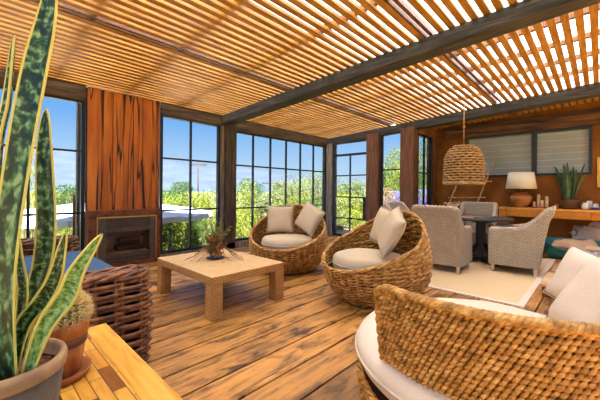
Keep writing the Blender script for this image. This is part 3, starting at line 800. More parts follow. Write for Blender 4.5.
# ------------------------------------------------------------------ dining set
rg = thing('cream_rug', 'cream rug under the dining table and grey wicker chairs', 'rug', (5.16, 1.48, 0))
MB().box((-1.44,-.90,.0),(1.42,.94,.010)).build('field', M['rug'], rg)
mb = MB()
for lo, hi in (((-1.50,-.96,0),(1.48,-.90,.012)),((-1.50,.94,0),(1.48,1.0,.012)),((-1.50,-.90,0),(-1.44,.94,.012)),((1.42,-.90,0),(1.48,.94,.012))): mb.box(lo, hi)
mb.build('binding', M['rug_edge'], rg)
RZ = .012
dt = thing('dining_table', 'small round dark dining table on a black pedestal', 'table', (5.58, 1.36, RZ))
MB().lathe([(.001,.66),(.40,.66),(.435,.668),(.44,.685),(.435,.70),(.001,.70)], 56).build('tabletop', M['dark_top'], dt, True)
MB().lathe([(.001,.62),(.14,.62),(.14,.66),(.001,.66)], 40).build('apron', M['dark_wood'], dt, True)
MB().box((-.06,-.06,.06),(.06,.06,.62)).build('pedestal', M['dark_wood'], dt, bevel=.006)
for k in range(4):
    a = PI/4+k*PI/2 ; 
    mb = MB().beam((.05*cos(a),.05*sin(a),.05), (.40*cos(a),.40*sin(a),.035), .07, .07); mb.beam((.04*cos(a),.04*sin(a),.30),(.27*cos(a),.27*sin(a),.07), .045, .05)
    mb.build('foot', M['dark_wood'], dt, bevel=.005)
def dining_chair(label, loc, rz, W=.62):
    """faces local -Y"""
    t = thing('wicker_dining_chair', label, 'chair', loc, rz, 'grey wicker dining chairs')
    D = .62; h0 = .10; w = W/2
    # side profile: arm top rising in a sweep to the back
    def side(x0, x1):
        prof = [(-D/2,h0),(D/2-.05,h0),(D/2-.01,.40),(D/2+.045,.70),(D/2+.11,.86),(D/2+.075,.885),(D/2+.03,.86),(.19,.69),(.10,.615),(0,.59),(-D/2+.02,.58),(-D/2,.555)]
        mb = MB(); Mx = Matrix(((0,0,1,x0),(1,0,0,0),(0,1,0,0),(0,0,0,1)))
        mb.poly(prof, x1-x0, Mx); return mb
    side(-w, -w+.085).build('arm', M['grey_weave'], t, bevel=.012); side(w-.085, w).build('arm', M['grey_weave'], t, bevel=.012)
    mb = MB()
    pr = [(D/2-.05,h0),(D/2-.01,.40),(D/2+.045,.70),(D/2+.11,.865)]
    th = .075
    for i in range(3):
        (y0,z0),(y1,z1) = pr[i], pr[i+1]; b = len(mb.v); xs = (-w+.07, w-.07)
        mb.v += [(xs[0],y0,z0),(xs[1],y0,z0),(xs[1],y1,z1),(xs[0],y1,z1),(xs[0],y0-th,z0+.01),(xs[1],y0-th,z0+.01),(xs[1],y1-th,z1+.01),(xs[0],y1-th,z1+.01)]
        for f in ((0,1,2,3),(7,6,5,4),(0,4,5,1),(2,6,7,3)):
            mb.quad([b+k for k in f], [(mb.v[b+k][0], mb.v[b+k][2]) for k in f])
    mb.build('backrest', M['grey_weave'], t)
    MB().box((-w+.08,-D/2+.01,h0),(w-.08,D/2-.06,.40)).build('seat', M['grey_weave'], t, bevel=.012)
    mb = MB()
    def rim(x): return [(x,-D/2+.01,.56),(x,-D/2+.04,.592),(x,0,.60),(x,.10,.625),(x,.19,.70),(x,.285,.81),(x,D/2+.03,.865),(x,D/2+.085,.885)]
    A = rim(-w+.045); Bq = rim(w-.045)
    path = A + [(-w+.045+(W-.09)*q/8, D/2+.09, .888) for q in range(1,8)] + list(reversed(Bq))
    for q in range(3):
        pts = []
        for i in range(len(path)*3-2):
            p = Vector(path[i//3]).lerp(Vector(path[min(len(path)-1,i//3+1)]), (i%3)/3); ph = i*.9+q*2.1
            pts.append(p+Vector((.016*cos(ph), .006*cos(ph), .012*sin(ph))))
        mb.tube(pts, .017, 6)
    mb.build('braided_rim', M['grey_weave_lt'], t, True)
    for a in (-w+.05, w-.05):
        for bq in (-D/2+.05, D/2-.09):
            MB().tube([(a,bq,0),(a,bq,h0+.01)], [.02,.027], 8).build('leg', M['pale_leg'], t)
    return t
dining_chair('pale grey wicker dining chair seen from behind, left of the round table', (4.71, 1.63, RZ), math.radians(90+2))
dining_chair('pale grey wicker dining chair turned side-on, right of the round table', (5.33, .84, RZ), math.radians(180+4))
dining_chair('pale grey wicker dining chair behind the round table, below the ladder', (6.28, 1.62, RZ), math.radians(-90+6))
dining_chair('pale grey wicker dining chair farthest left, in front of the timber posts by the window', (5.28, 2.33, RZ), math.radians(-4))
# on the dining table
TT = RZ+.70
bk = thing('table_book', 'tan covered book lying on the round dining table', 'book', (5.36, 1.50, TT), .4)
MB().box((-.11,-.08,0),(.11,.08,.004)).build('cover', M['pot_wood'], bk); MB().box((-.105,-.075,.004),(.105,.075,.02)).build('pages', M['white_cer'], bk); MB().box((-.11,-.08,.02),(.11,.08,.024)).build('cover', M['pot_wood'], bk)
bk = thing('magazine', 'dark magazine lying on the round dining table', 'magazine', (5.66, 1.36, TT), -.3)
MB().box((-.13,-.1,0),(.13,.1,.012)).build('pages', M['paper'], bk); MB().box((-.13,-.1,.012),(.13,.1,.015)).build('cover', M['dark_top'], bk)
vs_ = thing('dried_flower_vase', 'small vase of dried peach flowers on the round dining table', 'vase', (5.42, 1.63+.03, TT)); vs_.location = (5.36, 1.62+.09, TT)
MB().lathe([(.001,0),(.035,0),(.045,.03),(.04,.07),(.025,.09),(.028,.1)], 20).build('vase', M['dark_wood'], vs_, True)
mb = MB(); rr = random.Random(9)
for k in range(40):
    a = rr.uniform(0,2*PI); L = rr.uniform(.05,.15); p = Vector((cos(a)*L*.9, sin(a)*L*.9, .1+L*.75+.02)); mb.tube([(0,0,.085), tuple(p*.6+Vector((0,0,.05))), tuple(p)], .002, 3)
    for g in range(4):
        d = Vector((rr.uniform(-1,1), rr.uniform(-1,1), rr.uniform(-1,1))).normalized()*.02; s_ = d.orthogonal().normalized()*.012; q = p+d
        b = len(mb.v); mb.v += [tuple(p), tuple(q*.5+p*.5+s_), tuple(q), tuple(q*.5+p*.5-s_)]; mb.quad((b,b+1,b+2,b+3))
mb.build('dried_flowers', plain('dried_peach', 'a88766', .9, 0, .1, 'c9a985', 40), vs_)

# ------------------------------------------------------------------ console and what stands on it
co = thing('console_table', 'long honey rattan console table along the ochre wall', 'console', (7.28, .2, 0))
y0, y1 = -1.4, 1.22
MB().box((-.19,y0,.785),(.19,y1,.825)).build('top', M['console_leg'], co, bevel=.006)
MB().box((-.165,y0+.02,.655),(.18,y1-.02,.785)).build('apron', M['console'], co)
for k in range(4):
    a = y0+.12+k*(y1-y0-.24)/4; b = a+(y1-y0-.24)/4-.012
    d = MB().box((-.185,a,.665),(-.165,b,.78)).build('drawer', M['console'], co, bevel=.004)
for yy in (y0, y1-.10):
    for xx in (-.185, .105): MB().box((xx,yy,0),(xx+.08,yy+.10,.785)).build('leg', M['console'], co, bevel=.006)
CZ = .825
lp = thing('table_lamp', 'table lamp with a banded terracotta base and cream drum shade', 'lamp', (7.24, 1.09, CZ))
lpb = MB().lathe([(.001,0),(.09,0),(.10,.012),(.155,.10),(.178,.165),(.172,.20),(.15,.225)], 40).build('base', M['terracotta'], lp, True)
MB().lathe([(.151,.224),(.155,.232),(.14,.25),(.10,.262),(.10,.275),(.11,.28),(.11,.29),(.05,.30),(.02,.31)], 40).build('neck', M['terra_red'], lpb, True)
MB().tube([(0,0,.30),(0,0,.46)], .009, 8).build('stem', M['brass'], lp, True)
sh = MB().lathe([(.250,.355),(.205,.665),(.203,.665),(.248,.355)], 48).build('lamp_shade', M['shade'], lp, True)
mb = MB()
for k in range(3): mb.tube([(0,0,.46),(.225*cos(k*2.09),.225*sin(k*2.09),.52)], .004, 5)
mb.build('shade_spider', M['brass'], sh)
tr = tag(MB().box((-.07,-.14,0),(.07,.14,.016)).build('candle_tray', M['terra_red'], None, False, (7.26,.79,CZ), bevel=.004), 'red-brown tray under the wooden candle holders', 'tray')
for dx, dy, h, lb in ((.01,.10,.09,'shortest left wooden candle holder on the red tray'),(.02,.035,.225,'tallest wooden candle holder on the red tray'),(-.02,-.02,.12,'second shortest wooden candle holder, in the middle of the red tray'),(.0,-.085,.19,'right-hand wooden candle holder on the red tray')):
    c = thing('candle_holder', lb, 'candle holder', (7.26+dx, .79+dy, CZ+.016), 0, 'wooden candle holders on the console')
    MB().lathe([(.001,0),(.028,0),(.03,.006),(.026,h-.01),(.028,h),(.001,h)], 20).build('body', M['ply'], c, True)
    MB().lathe([(.001,h),(.017,h),(.017,h+.008),(.001,h+.009)], 14).build('candle', M['white_cer'], c, True)
tag(MB().lathe([(.001,0),(.035,0),(.04,.075),(.036,.075),(.032,.01),(.001,.01)], 20).build('small_cup', M['terracotta'], None, True, (7.24,.56,CZ)), 'small clay cup beside the basket of the console plant', 'cup')
cp = thing('potted_snake_plant', 'dark green snake plant in a brown basket on the console', 'plant', (7.29, .385, CZ))
cpb = MB().lathe([(.001,0),(.10,0),(.125,.05),(.135,.13),(.125,.17),(.115,.17),(.118,.13)], 32).build('basket', weave('brown_basket', '5d3a1e', '7d5430', '2c190b', .04, .014, .15, .9), cp, True)
for s_ in (-1, 1): MB().tube([(0, s_*(.128+.018*sin(PI*q/8)), .13+.085*q/8) if q < 8 else (0, s_*.125, .2) for q in range(9)], .005, 5).build('handle', M['dark_wicker'], cpb, True)
MB().lathe([(.001,.15),(.118,.148)], 20).build('soil', M['soil'], cp, True)
rr = random.Random(21)
for k in range(24):
    a = rr.uniform(0, 2*PI); q = rr.uniform(.0, .085); h = rr.uniform(.40, .68); l = rr.uniform(.04, .15)
    x, y = q*cos(a), q*sin(a)
    leaf([(x,y,.14),(x+cos(a)*l*.25,y+sin(a)*l*.3,.14+h*.4),(x+cos(a)*l*.45,y+sin(a)*l*.7,.14+h*.75),(x+cos(a)*l*.6,y+sin(a)*l*1.1,.14+h)], rr.uniform(.055,.072), M['dark_leaf'], rr.uniform(-.9,.9), .2, cp, .4, .6, (0,0,0), 14, rr.uniform(-.5,.5))
for (x, y, r, h, lb) in ((7.20,.175,.052,.12,'speckled white jar nearest the basket of the console plant'),(7.33,.13,.045,.15,'taller white jar at the back of the three on the console'),(7.22,.055,.042,.105,'small white jar next to the folded red cloth')):
    j = thing('ceramic_jar', lb, 'jar', (x, y, CZ), 0, 'white jars on the console')
    jb = MB().lathe([(.001,0),(r*.8,0),(r,h*.25),(r*1.02,h*.6),(r*.8,h*.84),(r*.78,h*.86)], 24).build('body', M['white_cer'], j, True)
    MB().lathe([(r*.8,h*.86),(r*.86,h*.88),(r*.86,h),(r*.74,h),(r*.74,h*.9),(.001,h*.88)], 24).build('rim', M['shade'], jb, True)
def folded(name, lb, loc, s, mat, seed, layers=3):
    t = thing(name, lb, 'cloth', loc)
    for k in range(layers):
        mb = MB().grid(lambda u, v: ((u-.5)*s[0], (v-.5)*s[1], s[2]*(k+1)/layers*(1-.25*abs(2*v-1)**3)+.008*noise.noise(Vector((u*4,v*4,seed+k)))), 12, 12)
        b = len(mb.v); 
        o = mb.build('fold', mat, t, True); so = o.modifiers.new('s','SOLIDIFY'); so.thickness = s[2]/layers*.9; so.offset = -1
    return t
folded('folded_cloth', 'folded red cloth on the console at the right edge', (7.19, -.10, CZ+.012), (.16,.22,.045), M['red_cloth'], 1)
folded('folded_cloth', 'folded blue cloth on the console in front of the jars', (7.13, .055, CZ+.012), (.07,.10,.03), M['blue_cloth'], 4, 2)
tag(MB().lathe([(.001,0),(.06,0),(.085,.06),(.08,.06),(.056,.006),(.001,.006)], 24).build('clay_bowl', M['terracotta'], None, True, (7.35,-.06,CZ)), 'small clay bowl behind the red cloth on the console', 'bowl')
pf = thing('picture_frame', 'gold picture frame on the ochre wall at the right edge', 'picture', (XO-.015, -.2, 1.47))
mb = MB()
for lo, hi in (((-.015,-.24,-.26),(.014,-.19,.26)),((-.015,.19,-.26),(.014,.24,.26)),((-.015,-.19,.21),(.014,.19,.26)),((-.015,-.19,-.26),(.014,.19,-.21))): mb.box(lo, hi)
mb.build('frame', M['gold'], pf, bevel=.004); MB().box((0,-.19,-.21),(.012,.19,.21)).build('picture', M['paper'], pf)

# pendant lamp and ladder
PX, PY = 5.95, 1.728
zc = zr(PX, PY)
pl = thing('woven_pendant_lamp', 'dome shaped woven cane pendant lamp hanging above the dining table', 'lamp', (PX, PY, 1.235))
def dome_fn(s, t):
    a = 2*PI*s; z = .02+t*.665
    r = .315*(1-.10*t) if t < .55 else .315*(.945)*math.sqrt(max(.02, 1-((t-.55)/.47)**2*.93))
    return (r*cos(a), r*sin(a), z), (cos(a), sin(a), .2), 1
mb = MB().grid(lambda u, v: (lambda p: (p[0][0]*.97, p[0][1]*.97, p[0][2]))(dome_fn(u, v)), 48, 14, 1)
weave_rows(mb, dome_fn, 15, 96, 15, .013, .0165, True)
mb.tube([dome_fn(k/64, 0)[0] for k in range(64)], .024, 6, True)
mb.build('woven_shade', [M['pend'], M['pend_core']], pl, True)
crd = MB().tube([(0,0,.68),(0,0,zc-1.235+.004)], .009, 6).build('cord', M['pend'], pl, True)
MB().lathe([(.001,-.025),(.02,-.012),(.024,0),(.02,.015),(.001,.03)], 12, c=(0,0,1.01)).build('knot', M['pend'], crd, True)
MB().lathe([(.001,.30),(.03,.32),(.045,.37),(.03,.42),(.018,.44),(.018,.5),(.001,.5)], 16).build('bulb', M['white_cer'], pl, True)
ld = thing('bamboo_ladder', 'slim bamboo ladder leaning on the ochre wall behind the pendant lamp', 'ladder', (7.2, 2.2, 0))
# leans sideways: rails run from the floor up and towards -Y
def rail(yb, zt, x0=-.22, x1=.25):
    return [(x0+(x1-x0)*q/8*zt/2.0, yb-.31*zt*q/8-2.2, zt*q/8+.0) for q in range(9)]
r1 = [(-.02+.25*z/2.0, (2.70-.345*z)-2.2, z) for z in [i*.2 for i in range(9)]]
r2 = [(-.02+.25*z/2.0, (2.125-.315*z)-2.2, z) for z in [i*.2 for i in range(11)]]
for r_ in (r1, r2): MB().tube([(x, y, max(z, .0)) for x, y, z in r_], [.02-.0008*i for i in range(len(r_))], 8).build('rail', M['pend'], ld, True)
for z in (.32, .66, .98, 1.31):
    ya = 2.70-.345*z-2.2+.05; yb = 2.125-.315*z-2.2-.12; xx = -.02+.25*z/2-.03
    MB().tube([(xx, ya, z), (xx, yb, z+.02)], .014, 7).build('rung', M['pend'], ld, True)

# ------------------------------------------------------------------ things under and before the console
dbed = thing('dog_bed', 'teal plastic dog bed with a dipped front rim', 'pet bed', (6.96, .30, 0))
NB = 64
def bed(u, v):
    a = 2*PI*u; sx_ = cos(a); sy_ = sin(a); ex = .7
    x = .27*math.copysign(abs(sx_)**ex, sx_); y = .42*math.copysign(abs(sy_)**ex, sy_)
    dip = max(0, -sx_)**2*max(0, cos((y-.08)/.46*1.5))
    h = .30-.15*dip
    prof = ((.80,.0),(.92,.02),(.98,h*.6),(1.02,h),(1.05,h+.012),(1.03,h+.02),(.99,h),(.92,.05),(.3,.04),(.0,.04))
    i = min(len(prof)-1, round(v*(len(prof)-1))); k, z = prof[i]
    return (x*k, y*k, z)
mb = MB().grid(bed, NB, 9); mb.build('tub', M['teal'], dbed, True)
dc_ = thing('dog_cushion', 'crumpled beige cushion lying in the teal dog bed', 'cushion', (6.96, .30, .048))
mb = pillow_mesh(.38, .62, .44, 20, 11, .07, .03); mb.v = [(x, y, max(.0, z*.5+.16+.035*noise.noise(Vector((x*9,y*7,3))))) for x, y, z in mb.v]
mb.build('cushion_cover', fabric('dog_cushion_cloth', 'b58f68', 'cfae88'), dc_, True)
for (x0, x1, y0, y1, z, lb) in ((4.18,4.80,-.55,.455,.15,'pale timber block at the edge of the rug, nearest the cream pillow'),(5.10,5.62,-.55,.445,.12,'pale timber block farther back, before the teal dog bed')):
    t = thing('timber_block', lb, 'timber block', ((x0+x1)/2, (y0+y1)/2, 0), 0, 'timber blocks beside the rug')
    hx_, hy_ = (x1-x0)/2, (y1-y0)/2
    MB().box((-hx_,-hy_,z-.04),(hx_,hy_,z)).build('top_board', M['ply'], t, bevel=.006)
    MB().box((-hx_+.03,-hy_+.03,0),(hx_-.03,hy_-.015,z-.04)).build('base', M['mantel'], t)
st = thing('side_stool', 'low wooden stool behind the cream pillow', 'stool', (3.52, -.16, 0))
MB().box((-.24,-.30,.495),(.24,.27,.53)).build('seat', M['ply'], st, bevel=.006)
for a in (-.19,.19):
    for b in (-.25,.22): MB().box((a-.02,b-.02,0),(a+.02,b+.02,.495)).build('leg', M['ply'], st)
bw = thing('ceramic_bowl', 'white and blue bowl on the low stool at the right edge', 'bowl', (3.44, .0, .53))
bwb = MB().lathe([(.001,0),(.06,0),(.065,.008),(.115,.05),(.128,.085)], 36).build('body', M['white_cer'], bw, True)
MB().lathe([(.128,.084),(.135,.092),(.13,.096),(.105,.05),(.05,.012),(.001,.012)], 36).build('rim', M['blue_cer'], bwb, True)
for k, (x, y, z, lb) in enumerate(((-.048,.0,.05,'pine cone at the left of the white and blue bowl'),(.032,.05,.05,'pine cone at the back of the white and blue bowl'),(.028,-.048,.05,'pine cone at the right of the white and blue bowl'))):
    mb = MB(); 
    for q in range(7):
        rr_ = .034*sin(PI*(q+1)/8.2)
        for g in range(9):
            a = 2*PI*(g+.5*(q%2))/9; c = Vector((rr_*cos(a), rr_*sin(a), q*.010)); d = Vector((cos(a), sin(a), .6))*.014; s_ = Vector((-sin(a), cos(a), 0))*.010
            b = len(mb.v); mb.v += [tuple(c+s_*.5), tuple(c+d+s_), tuple(c+d*1.2), tuple(c+d-s_), tuple(c-s_*.5)]; mb.quad((b,b+1,b+2,b+3,b+4))
    mb.lathe([(.001,0),(.02,.015),(.022,.035),(.001,.065)], 10)
    mb.v = [(q[0]*.58, q[1]*.58, q[2]*.7) for q in mb.v]
    tag(mb.build('pine_cone', M['cone'], None, False, (3.44+x, y, .532+z)), lb, 'pine cone', 'pine cones in the bowl')
gb = tag(MB().lathe([(.001,0),(.05,0),(.055,.01),(.03,.025),(.09,.06),(.12,.13),(.116,.13),(.085,.063),(.001,.035)], 32).build('glass_bowl', M['glass_clear'], None, True, (3.62,-.16,.53)), 'clear footed glass bowl on the low stool behind the white and blue bowl', 'bowl')
bx = thing('cardboard_box', 'brown cardboard box on the floor at the right edge, before the plastic bundle', 'box', (5.86, -.22, 0))
MB().box((-.16,-.36,0),(.16,.36,.35)).build('body', M['pot_wood'], bx, bevel=.004)
MB().box((-.162,-.362,.351),(.162,.362,.36)).build('lid_flaps', M['ply'], bx)
pb = thing('plastic_sheet_bundle', 'crumpled grey plastic sheet bundled under the console', 'bundle', (7.37, .12, 0))
def blob(u, v):
    a = 2*PI*u; e = PI*v; d = Vector((sin(e)*cos(a), sin(e)*sin(a), cos(e)))
    k = 1+.5*noise.noise(d*2.1+Vector((3,1,7)))+.28*noise.noise(d*5+Vector((1,8,2)))
    return (d.x*.07*k, d.y*.33*k-.06, max(0, .27+d.z*.285*k))
MB().grid(blob, 40, 26).build('plastic_sheet', M['film'], pb, True)

# ------------------------------------------------------------------ outdoors
PHI = math.atan2(300, 315); FW = (cos(PHI), sin(PHI)); RT = (sin(PHI), -cos(PHI))
def at(u, d):
    a = (u-300)/315
    return d*(FW[0]+a*RT[0]), d*(FW[1]+a*RT[1])
def sm(x): x = max(0, min(1, x)); return x*x*(3-2*x)
def gz(x, y): return -.15 - 1.35*sm((y-5.6)/1.6)*(1-sm((x-6.6)/4)) - .55*sm((x-8.5)/6)
mb = MB()
xs = [-40+i*1.0 for i in range(101)]
b0 = len(mb.v); NY = 62
for x in xs:
    for j in range(NY):
        y = -6+j*1.0
        z = gz(x, y) + .05*noise.noise(Vector((x*.7, y*.7, 0))) if not (x < 7.6 and y < 5.5) else -.25
        mb.v.append((x, y, z))
for i in range(100):
    for j in range(NY-1):
        a = i*NY+j; mb.quad((a, a+NY, a+NY+1, a+1))
struct(mb.build('ground', M['ground'], None, True))
mb = MB().lathe([(70, -1.8), (400, -3), (1600, -6)], 64)
struct(mb.build('ground_plain', M['ground']))
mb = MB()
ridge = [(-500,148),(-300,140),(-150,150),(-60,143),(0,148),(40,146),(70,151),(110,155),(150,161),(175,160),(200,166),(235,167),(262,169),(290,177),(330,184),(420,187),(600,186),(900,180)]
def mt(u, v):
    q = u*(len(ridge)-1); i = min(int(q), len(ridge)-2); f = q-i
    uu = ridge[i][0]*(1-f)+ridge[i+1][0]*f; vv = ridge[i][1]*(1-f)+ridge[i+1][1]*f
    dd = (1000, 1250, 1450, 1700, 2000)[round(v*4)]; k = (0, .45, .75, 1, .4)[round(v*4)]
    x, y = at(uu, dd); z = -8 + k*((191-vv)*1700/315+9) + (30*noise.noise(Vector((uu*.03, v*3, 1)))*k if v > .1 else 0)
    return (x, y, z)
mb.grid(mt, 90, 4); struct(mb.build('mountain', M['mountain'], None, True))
mb = MB().box((6.55, 2.9, -.14), (8.9, 6.4, -.06)); mb.box((8.9, 3.6, -.16), (13, 5.0, -.1)); struct(mb.build('terrace', M['paving']))

def foliage(n, leaf_, shape, seed, clumps=14, up=.3):
    rr = random.Random(seed); mb = MB(); cs = []
    for k in range(clumps):
        a = rr.uniform(0, 2*PI); q = rr.uniform(.15, .75); z = rr.uniform(.25, .92)
        q *= shape(z); cs.append((Vector((q*cos(a)*.5, q*sin(a)*.5, z)), rr.uniform(.10, .22)))
    for k in range(n):
        c, r = rr.choice(cs); d = Vector((rr.gauss(0,1), rr.gauss(0,1), rr.gauss(0,1))).normalized()*r*rr.uniform(.55,1.05)
        p = c + d; p.z = max(.03, min(1.0, p.z))
        t = (d.normalized()*.6 + Vector((rr.uniform(-1,1), rr.uniform(-1,1), rr.uniform(-.6,1)+up))).normalized()*leaf_*rr.uniform(.7,1.3)
        s_ = t.cross(Vector((rr.uniform(-1,1), rr.uniform(-1,1), rr.uniform(-1,1)))).normalized()*leaf_*.33
        b = len(mb.v); mb.v += [tuple(p), tuple(p+t*.5+s_), tuple(p+t), tuple(p+t*.5-s_)]; mb.quad((b,b+1,b+2,b+3))
    return mb
def fronds(n, seed):
    rr = random.Random(seed); mb = MB()
    for k in range(n):
        a = rr.uniform(0, 2*PI); L = rr.uniform(.5, 1.0); ln = rr.uniform(.1, .55)
        w = .012
        mb.grid(lambda u, v: (cos(a)*ln*u*u*L*.9 - sin(a)*w*(v-.5)*2*sin(PI*min(.98,u*.9+.1)), sin(a)*ln*u*u*L*.9 + cos(a)*w*(v-.5)*2*sin(PI*min(.98,u*.9+.1)), L*(u-.28*ln*u*u*2)), 5, 1)
    return mb
dome = lambda z: math.sqrt(max(0, 1-((z-.4)/.65)**2))
tall = lambda z: .9*math.sqrt(max(0, 1-((z-.65)/.4)**2)) if z > .3 else .3
protos = {}
def plant(kind, mat, name, label, cat, loc, w, h, rz, group):
    key = (kind, mat)
    if key not in protos:
        seed = len(protos)+11
        f = {'bush': lambda: foliage(4200, .036, dome, seed, 26), 'tree': lambda: foliage(4200, .026, tall, seed, 34), 'thin': lambda: foliage(900, .04, dome, seed, 20, .8), 'grass': lambda: fronds(260, seed)}[kind]()
        fo = f.build('foliage', M[mat])
        stm = MB()
        if kind == 'tree': stm.tube([(0,0,0),(.02,.01,.3),(-.01,.0,.6),(.0,.02,.85)], [.028,.022,.015,.006], 7)
        for k in range(5):
            a = k*1.26; stm.tube([(0,0,.02 if kind != 'tree' else .35),(.12*cos(a),.12*sin(a),.45),(.25*cos(a),.25*sin(a),.75)], [.014,.01,.004], 5)
        so = stm.build('trunk' if kind == 'tree' else 'stem', M['bark'])
        protos[key] = (fo.data, so.data); bpy.data.objects.remove(fo); bpy.data.objects.remove(so)
    t = thing(name, label, cat, loc, rz, group); t.scale = (w, w, h)
    for nm, me in (('foliage', protos[key][0]), ('trunk' if kind == 'tree' else 'stem', protos[key][1])):
        o = bpy.data.objects.new(nm, me); C.objects.link(o); o.parent = t
    return t
W2, W3, DR, W4, W5 = 'the two-pane-wide window', 'the wide window', 'the glazed door', 'the narrow window between the timber posts', 'the narrow window by the ochre wall'
veg = [  # u, distance, top v, width m, kind, material, label
 (166,15,193,2.4,'bush','leaf_green','green bush at the left edge of '+W2),
 (184,17,184,2.6,'bush','leaf_green','taller green bush left of the pole in '+W2),
 (206,13.5,180,1.9,'grass','leaf_lime','spiky lime plant rising highest in '+W2),
 (193,12,194,2.2,'bush','leaf_lime','lime shrub beside the middle bar of '+W2),
 (214,11.5,190,2.0,'bush','leaf_lime','lime shrub at the right edge of '+W2),
 (176,11,198,2.2,'bush','leaf_lime','lime shrub just above the white parasol in '+W2),
 (168,8.6,221,1.3,'bush','leaf_green','low green bush under the white parasol at the left of '+W2),
 (183,9.2,219,1.3,'thin','leaf_lime','loose lime bush under the white parasol by the middle bar of '+W2),
 (198,9.0,219,1.4,'bush','leaf_green','low green bush right of the middle bar of '+W2),
 (212,9.4,217,1.4,'thin','leaf_olive','loose grey-green bush low at the right of '+W2),
 (172,7.6,236,1.0,'grass','leaf_dry','tuft of dry grass low at the left of '+W2),
 (202,7.8,236,1.0,'grass','leaf_dry','tuft of dry grass low at the right of '+W2),
 (238,11.5,184,2.1,'bush','leaf_lime','tall lime shrub in the first pane column of '+W3),
 (254,16,180,2.4,'tree','leaf_green','green tree in the second pane column of '+W3),
 (244,9.2,209,1.6,'bush','leaf_lime','low lime shrub in the bottom left pane of '+W3),
 (264,13,194,2.4,'bush','leaf_olive','grey-green bush behind the upright pillow, third pane column of '+W3),
 (279,19,182,3.0,'bush','leaf_olive','distant olive bush above the ball chair in '+W3),
 (293,15,176,2.6,'tree','leaf_olive','tall olive tree in the fifth pane column of '+W3),
 (306,17,180,2.8,'bush','leaf_lime','yellow-green bush behind the fifth upright bar of '+W3),
 (318,13,172,2.2,'tree','leaf_olive','tallest olive tree at the right edge of '+W3),
 (287,11.5,199,2.0,'bush','leaf_lime','lime bush right behind the ball chair in '+W3),
 (308,11,202,2.0,'bush','leaf_green','green bush right of the ball chair in '+W3),
 (322,10.2,206,1.2,'bush','leaf_olive','olive bush low at the right edge of '+W3),
 (337,15,178,2.0,'tree','leaf_olive','olive tree at the left edge of '+DR),
 (348,19,186,2.8,'bush','leaf_green','distant green bush behind the upright bar of '+DR),
 (361,15,181,2.0,'bush','leaf_olive','olive bush at the right edge of '+DR),
 (343,12.5,194,2.2,'bush','leaf_lime','bright lime hedge bush at eye level in '+DR),
 (358,12.2,196,2.0,'bush','leaf_lime','bright lime hedge bush beside the lock of '+DR),
 (339,10.3,208,1.3,'thin','leaf_olive','loose olive shrub low at the left of '+DR),
 (355,9.8,211,1.3,'bush','leaf_lime','low yellow-green shrub by the path in '+DR),
 (340,9.2,222,1.0,'grass','leaf_dry','tuft of dry grass at the foot of '+DR),
 (384,13.5,170,2.0,'bush','leaf_green','dark green bush in the upper left of '+W4),
 (403,12,149,2.1,'tree','leaf_lime','tall yellow-green tree behind '+W4),
 (396,15,166,2.4,'bush','leaf_olive','olive bush below the tall tree in '+W4),
 (386,9.3,190,1.2,'thin','leaf_peach','peach flowering shrub in '+W4),
 (398,10.2,193,1.3,'bush','leaf_lilac','lilac flowering shrub in '+W4),
 (392,9.0,212,1.1,'bush','leaf_green','low green shrub at the foot of '+W4),
 (424,12.5,138,2.0,'tree','leaf_green','tall green tree behind '+W5),
 (420,11,174,1.4,'bush','leaf_green','green bush behind '+W5),
 (428,9.6,192,1.1,'bush','leaf_lilac','lilac flowering shrub behind '+W5),
 (70,16,187,2.6,'bush','leaf_green','distant green bush in the tall window left of the fireplace'),
 (66,8.4,214,1.1,'thin','leaf_lime','loose lime bush under the parasol, left of the fireplace'),
 (30,7.4,150,1.0,'thin','leaf_lime','slender pale green shrub outside the tall left window, behind the snake plant'),
]
rr = random.Random(77)
for u, d, v, w, kind, mat, lb in veg:
    x, y = at(u, d); g = gz(x, y)-.05; top = 1.1+(192-v + .0087*(u-300))*d/315
    nm, ct_ = {'bush': ('garden_shrub','shrub'), 'thin': ('loose_shrub','shrub'), 'tree': ('garden_tree','tree'), 'grass': ('grass_tuft','grass')}[kind]
    if 'spiky' in lb: nm, ct_ = 'spiky_plant', 'plant'
    plant(kind, mat, nm, lb, ct_, (x, y, g), w*.82, (top-g)*1.0, rr.uniform(0, 6), 'garden plants beyond the windows')

# white garden parasol
x, y = at(115, 7.0); g = gz(x, y)
gp = thing('garden_parasol', 'wide white garden parasol below the terrace, half behind the fireplace', 'parasol', (x, y, g))
zt = .90-g
mb = MB(); n = 8
for k in range(n):
    a0, a1 = 2*PI*k/n+.2, 2*PI*(k+1)/n+.2; r = 2.1
    mb.grid(lambda u, v: (r*u*((1-v)*cos(a0)+v*cos(a1)), r*u*((1-v)*sin(a0)+v*sin(a1)), zt-.30*u-.05*sin(PI*v)*u), 6, 4)
    mb.grid(lambda u, v: (r*((1-v)*cos(a0)+v*cos(a1)), r*((1-v)*sin(a0)+v*sin(a1)), zt-.30-.05*sin(PI*v)-.10*u), 1, 4)
cnp = o = mb.build('canopy', M['canvas'], gp, False); so = o.modifiers.new('s','SOLIDIFY'); so.thickness = .006
for k in range(n):
    a = 2*PI*k/n+.2; MB().tube([(0,0,zt-.03),(2.05*cos(a),2.05*sin(a),zt-.33)], .012, 5).build('rib', M['pale_leg'], cnp, True)
MB().tube([(0,0,.04),(0,0,zt+.03)], .025, 10).build('pole', M['pale_leg'], gp, True)
MB().lathe([(.001,0),(.3,0),(.3,.06),(.06,.09),(.05,.15),(.001,.15)], 24).build('base', M['paving'], gp, True)
